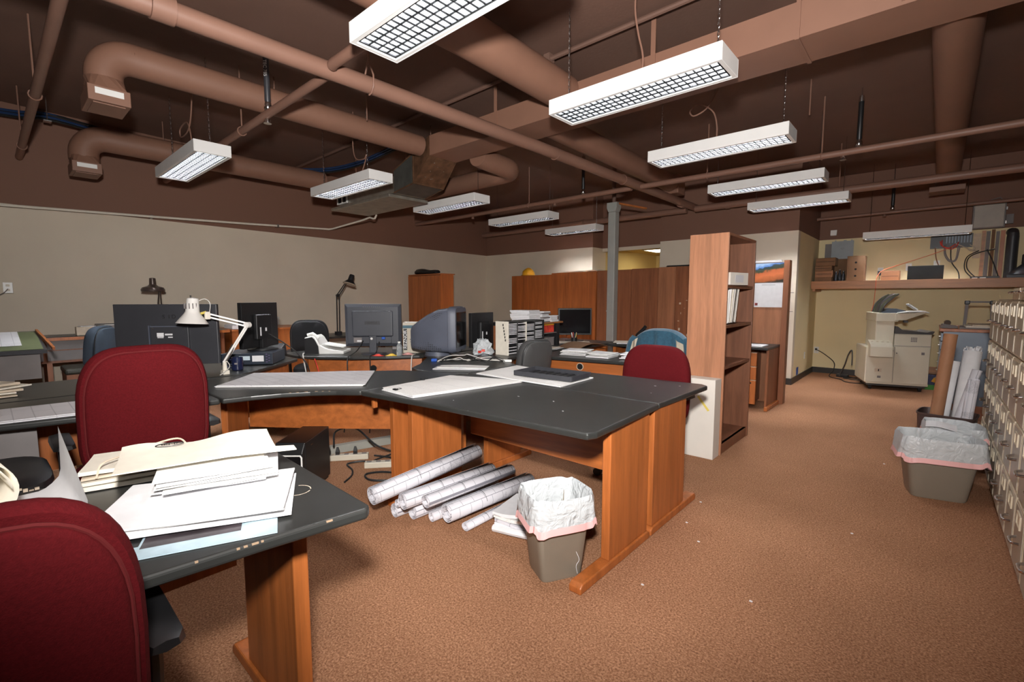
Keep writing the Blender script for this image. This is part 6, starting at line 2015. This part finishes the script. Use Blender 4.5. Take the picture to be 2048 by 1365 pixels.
t = thing('wall_box', 'small white junction box high on the brown wall', 'junction box', (-1.30, 9.598, 2.38))
obj('body', bx(-.045, .045, -.03, 0, -.045, .045), M_white, t, bevel=.004)
t = thing('electrical_box', 'large grey electrical box under the ceiling at far right', 'electrical box', (.525, 9.598, 2.27))
obj('body', bx(-.165, .165, -.14, 0, 0, .34), M_greyw, t, bevel=.004)
obj('door', bx(-.15, .15, -.148, -.14, .015, .325), mat('warm_grey_paint', (.40, .36, .31), .5), t, bevel=.004)
obj('hinge', MB().box(.165, .178, -.12, -.10, .05, .09).box(.165, .178, -.12, -.10, .24, .28), M_steel, t)
obj('conduit', MB().tube([(-.05, -.07, .34), (.02, -.07, .40), (.10, -.07, .42), (.14, -.07, .37)], .006, 6), M_greyw, t, smooth=True)
t = thing('electrical_box', 'smaller grey box beside the large electrical box', 'electrical box', (.735, 9.598, 2.32))
obj('body', bx(-.038, .038, -.09, 0, 0, .13), M_greyw, t, bevel=.003)
t = thing('phone_board', 'dark wiring board with red and grey cables above the shelf', 'wiring board', (.16, 9.598, 2.03))
obj('board', bx(-.23, .23, -.02, 0, 0, .20), M_blk2, t)
bl = MB()
for k in range(9):
    bl.cbox((-.05 + .032 * k, -.026, .12), (.014, .012, .10))
obj('terminal_block', bl, M_bluegrey, t)
for k, (mm, pts) in enumerate(((M_redb, [(-.10, -.03, .12), (-.09, -.06, .03), (0, -.07, -.02), (.06, -.05, .02), (.08, -.03, .08)]), (M_redb, [(-.12, -.03, .10), (-.10, -.05, .04), (-.02, -.07, .0), (.05, -.05, .05)]),
                               (M_greyw, [(-.06, -.03, .05), (-.05, -.05, -.08), (0, -.06, -.18), (.06, -.06, -.17), (.08, -.04, .02)]), (M_greyw, [(-.07, -.03, .05), (-.06, -.05, -.10), (0, -.06, -.20), (.07, -.06, -.18), (.10, -.04, .02)]),
                               (M_walnut, [(-.17, -.03, .01), (-.15, -.04, -.15), (-.10, -.03, -.30)]), (M_rubber, [(.0, -.03, .02), (.02, -.05, -.2), (.10, -.05, -.35), (.12, -.08, -.47)]),
                               (M_papert, [(.05, -.03, .06), (.2, -.06, -.03), (.34, -.05, -.08), (.46, -.07, -.04)]), (M_rubber, [(.46, -.07, -.05), (.3, -.06, -.09), (.2, -.06, -.16), (.19, -.06, -.30), (.27, -.07, -.42), (.36, -.10, -.484)]),
                               (M_rubber, [(.30, -.06, -.06), (.18, -.07, -.15), (.17, -.08, -.33), (.28, -.10, -.48)]), (M_rubber, [(.38, -.07, -.05), (.44, -.08, -.2), (.50, -.07, -.38), (.52, -.1, -.48)]), (M_papert, [(.16, -.05, .0), (.22, -.08, -.06), (.26, -.06, -.02), (.20, -.05, .03)]))):
    obj('cable', MB().tube(spline(pts, 6), .007, 6), mm, t, smooth=True)
tag(obj('orange_cord', MB().tube(spline([(.14, 9.50, 2.02), (-.10, 9.50, 1.92), (-.42, 9.46, 1.80), (-.60, 9.30, 1.715), (-.635, 9.06, 1.63), (-.645, 8.975, 1.585), (-.648, 8.975, 1.42), (-.66, 9.0, 1.2), (-.70, 9.02, .98)], 6), .004, 6), M_orange, smooth=True), 'thin orange cord hanging from the wiring board past the shelf to the copier', 'cord')
for k, (x, w_, z0, z1, mm, lab) in enumerate(((.435, .075, SZ + .33, 2.22, M_papert, 'broad pale board leaning on the wall right of the wiring board'), (.50, .04, SZ, 2.25, M_shelf, 'leftmost orange strip leaning above the shelf'), (.545, .04, SZ, 2.24, M_greyw, 'grey strip leaning between orange strips above the shelf'), (.595, .035, SZ, 2.26, M_card, 'brown strip leaning above the shelf'), (.64, .035, SZ, 2.23, M_greyw, 'pale strip leaning beside the wide orange plank'), (.69, .045, SZ, 2.24, M_wood, 'orange plank leaning at the right of the strips'))):
    o_ = obj('strip_board', bx(x - w_ / 2, x + w_ / 2, 9.577, 9.597, z0, z1), mm)
    tag(o_, lab, 'board')
t = thing('vent_pipe', 'thick grey vertical pipe at the far right over the shelf', 'pipe', (.775, 9.42, SZ))
obj('pipe', MB().tube([(0, 0, 0), (0, 0, .60)], .062, 16), M_blk2, t, smooth=True)
obj('elbow', MB().tube([(0, 0, .57), (0, .0, .62), (0, .06, .66), (0, .17, .67)], .06, 14), M_blk2, t, smooth=True)
t = thing('cone_hood', 'black cone-shaped lamp hood lying on the shelf at far right', 'hood', (.93, 9.19, 1.6005))
obj('cone', MB().lathe([(.20, 0), (.195, .02), (.08, .13), (.06, .15)], 22), M_blk, t, smooth=True)
obj('cap', bx(-.07, .02, -.045, .045, .14, .27), M_blk, t, bevel=.012)
obj('mark', bx(-.035, -.025, -.047, -.045, .17, .24), M_white, t)
for lab, x, y, z, rz in (('white outlet with black adapter above the wall shelf, left', -.645, 9.598, 1.72, 0), ('white outlet above the wall shelf, behind the black box', -.30, 9.598, 1.77, 0), ('white outlet above the wall shelf, under the wiring board', .02, 9.598, 1.80, 0),
                         ('white outlet on the yellowish side wall near its corner', -1.499, 8.85, .36, 90), ('white outlet beside the shelf-wall corner with a black plug', -1.45, 9.598, .39, 0),
                         ('white outlet on the left wall with a thin wire, far left', -7.143, .18, 1.40, 86), ('white outlet on the left wall above the orange side cabinet', -7.348, 2.92, .955, 86)):
    t = thing('wall_outlet', lab, 'outlet', (x, y, z), R(rz))
    sgn = -1
    obj('plate', bx(-.035, .035, -.006, 0, -.055, .055), M_white, t, bevel=.002)
    obj('socket', bx(-.015, .015, -.008, -.006, .012, .036), M_paperw, t)
    obj('socket', bx(-.015, .015, -.008, -.006, -.036, -.012), M_paperw, t)
    if 'adapter' in lab:
        obj('adapter', bx(-.03, .03, -.06, -.008, -.07, .0), M_blk, t)
        obj('cord', MB().tube([(0, -.03, -.07), (-.01, -.04, -.18)], .004, 5), M_greyw, t)
    if 'plug' in lab:
        obj('plug', bx(-.014, .014, -.045, -.008, .0, .03), M_blk, t)
    if 'thin wire' in lab:
        obj('wire', MB().tube(spline([(0, -.01, -.01), (-.03, -.03, -.05), (-.10, -.03, -.10), (-.2, -.03, -.2)], 4), .004, 5), M_greyw, t)
tag(obj('extension_cord', MB().tube(spline([(-1.45, 9.55, .40), (-1.40, 9.50, .39), (-1.30, 9.48, .33), (-1.16, 9.40, .22), (-1.15, 9.30, .10), (-1.18, 9.15, .012), (-1.0, 8.95, .008), (-.92, 8.75, .008), (-.75, 8.70, .008), (-.66, 8.85, .01)], 7), .0065, 6), M_rubber, smooth=True), 'black power cord from the corner outlet down to the floor', 'cord')
t = thing('power_adapter', 'black adapter brick with coiled cord on the carpet beside the copier', 'adapter', (-1.02, 9.30, 0), R(-5))
obj('brick', bx(-.08, .08, -.05, .05, 0, .045), M_blk, t, bevel=.01)
obj('cord', MB().tube(spline([(.08, 0, .01), (.2, -.05, .008), (.3, -.02, .008), (.22, .02, .008), (.05, -.12, .008), (.1, -.2, .008), (.3, -.22, .008), (.42, -.12, .008)], 6), .008, 6), M_rubber, t, smooth=True)
tag(obj('hose', MB().tube(spline([(-1.05, 9.2, .03), (-.98, 9.1, .22), (-.93, 9.0, .40), (-.885, 8.95, .48), (-.87, 8.92, .40), (-.865, 8.90, .25)], 6), .010, 6), M_copg, smooth=True), 'dark cable hanging from the back of the copier to the carpet', 'cable')
tag(obj('painters_tape', bx(-1.4985, -1.498, 8.28, 8.42, .10, .22), M_blue), 'scrap of blue painters tape low on the side wall', 'tape')

# ================================================================== cables and strips on the carpet under the corner desk
t = thing('floor_raceway', 'grey floor raceway running under the concave corner desk', 'raceway')
obj('channel', MB().loft([[Vector((x, y, z)) for x, y, z in ((a[0] - .05, a[1], 0), (a[0] + .05, a[1] + .03, 0), (a[0] + .03, a[1] + .02, .06), (a[0] - .03, a[1] - .0, .06))] for a in ((-3.70, 1.80), (-3.42, 2.85))]), M_raceway, t)
obj('end_box', bx(-3.50, -3.36, 2.86, 3.0, 0, .09), M_raceway, t, bevel=.006)


def strip(label, x, y, rz, L=.34, n_=5, plugs=(0, 1)):
    t = thing('power_strip', label, 'power strip', (x, y, 0), R(rz))
    obj('body', bx(-L / 2, L / 2, -.028, .028, 0, .045), M_strip, t, bevel=.005)
    for k in range(n_):
        obj('socket', MB().cbox((-L / 2 + L * (k + .5) / n_, 0, .0462), (.035, .030, .002)), M_greyw, t)
    for k in plugs:
        x_ = -L / 2 + L * (k + .5) / n_
        obj('plug', MB().loft([[Vector((x_ + a * s_, b_ * s_, z_)) for a, b_ in ((-.014, -.012), (.014, -.012), (.014, .012), (-.014, .012))] for s_, z_ in ((1, .047), (1.1, .07), (.5, .105))]), M_rubber, t)
    return t


strip('ivory power strip with two black plugs beside the computer tower', -3.44, 1.86, 52, plugs=(0, 1, 3))
strip('ivory power strip with one black plug near the desk leg', -3.06, 1.99, 50, plugs=(4,))
for lab, pts, rr in (
        ('black cable arching from the power strip over the carpet', [(-3.53, 1.80, .10), (-3.60, 1.86, .20), (-3.50, 1.98, .22), (-3.3, 2.05, .10), (-3.2, 2.2, .02), (-2.95, 2.26, .01)], .008),
        ('black cable snaking across the carpet beside the computer tower', [(-3.00, 1.60, .008), (-3.08, 1.70, .008), (-3.18, 1.76, .008), (-3.32, 1.80, .008), (-3.28, 1.92, .008), (-3.18, 1.90, .008), (-3.24, 2.0, .008), (-3.22, 2.14, .03), (-3.07, 2.08, .14)], .007),
        ('black cable loop on the carpet before the desk leg', [(-2.86, 1.95, .01), (-2.98, 1.88, .008), (-3.02, 1.78, .008), (-2.92, 1.74, .008), (-2.82, 1.80, .008), (-2.75, 1.92, .008), (-2.86, 2.02, .03), (-2.97, 2.08, .09)], .008),
        ('straight black cable behind the second power strip', [(-3.31, 2.03, .02), (-3.2, 2.10, .012), (-3.05, 2.14, .012), (-2.86, 2.16, .012)], .008)):
    tag(obj('floor_cable', MB().tube(spline(pts, 7), rr, 6), M_rubber, smooth=True), lab, 'cable')
for lab, mm, pts in (
        ('red cable hanging between the two corner desks', M_redb, [(-4.35, 2.06, .72), (-4.32, 2.08, .60), (-4.28, 2.10, .40), (-4.2, 2.05, .05)]),
        ('white cable hanging between the two corner desks', M_cablew, [(-4.50, 2.03, .765), (-4.46, 2.00, .75), (-4.42, 2.00, .62), (-4.40, 2.02, .40), (-4.35, 2.0, .05)]),
        ('thin black cable hanging down from the slate monitor, left one', M_rubber, [(-4.22, 2.50, .87), (-4.20, 2.42, .78), (-4.165, 2.33, .742), (-4.125, 2.27, .70), (-4.13, 2.27, .40), (-4.1, 2.2, .02)]),
        ('thin black cable hanging down from the slate monitor, right one', M_rubber, [(-4.09, 2.60, .86), (-4.06, 2.54, .76), (-4.03, 2.46, .735), (-3.99, 2.43, .70), (-3.99, 2.43, .40), (-3.9, 2.35, .02)]),
        ('black cable drooping from the sideways monitor to the slate monitor desk', M_rubber, [(-4.47, 1.70, .97), (-4.36, 1.80, .88), (-4.28, 1.90, .76), (-4.24, 1.96, .60), (-4.2, 2.0, .02)]),
        ('pale cable hanging beside the round desk tip', M_cablew, [(-3.80, 2.82, .742), (-3.75, 2.765, .74), (-3.70, 2.70, .70), (-3.70, 2.68, .3), (-3.7, 2.65, .01)])):
    tag(obj('cable', MB().tube(spline(pts, 6), .0055, 6), mm, smooth=True), lab, 'cable')
t = thing('fallen_book', 'flat pale notebook on the carpet behind the computer tower', 'book', (-3.62, 1.50, 0), R(30))
obj('cover', bx(-.09, .09, -.12, .12, 0, .012), M_greyw, t)
obj('pages', bx(-.087, .088, -.117, .117, .012, .022), M_paper, t)
obj('top_cover', bx(-.09, .09, -.12, .12, .022, .025), M_greyw, t)
sp_ = MB()
for x, y in ((-1.02, 2.95), (-.98, 2.62), (-.85, 2.45), (-.2, 4.6), (-.5, 2.1), (-.25, 3.1), (-.9, 1.9)):
    sp_.cbox((x, y, .003), (.012, .006, .004))
tag(obj('paper_scraps', sp_, M_paper), 'tiny paper scraps scattered on the open carpet', 'litter', kind='stuff')
sp_ = MB()
for x, y in ((-1.35, 1.90), (-1.52, 2.05), (-1.22, 2.62), (-1.30, 2.85), (-1.75, 2.02), (-1.18, 2.95), (-1.95, 1.70)):
    sp_.cbox((x, y, TZ + .001), (random.uniform(.005, .014), .004, .001))
tag(obj('paint_specks', sp_, M_paper), 'small white specks on the middle desk top', 'specks', kind='stuff')
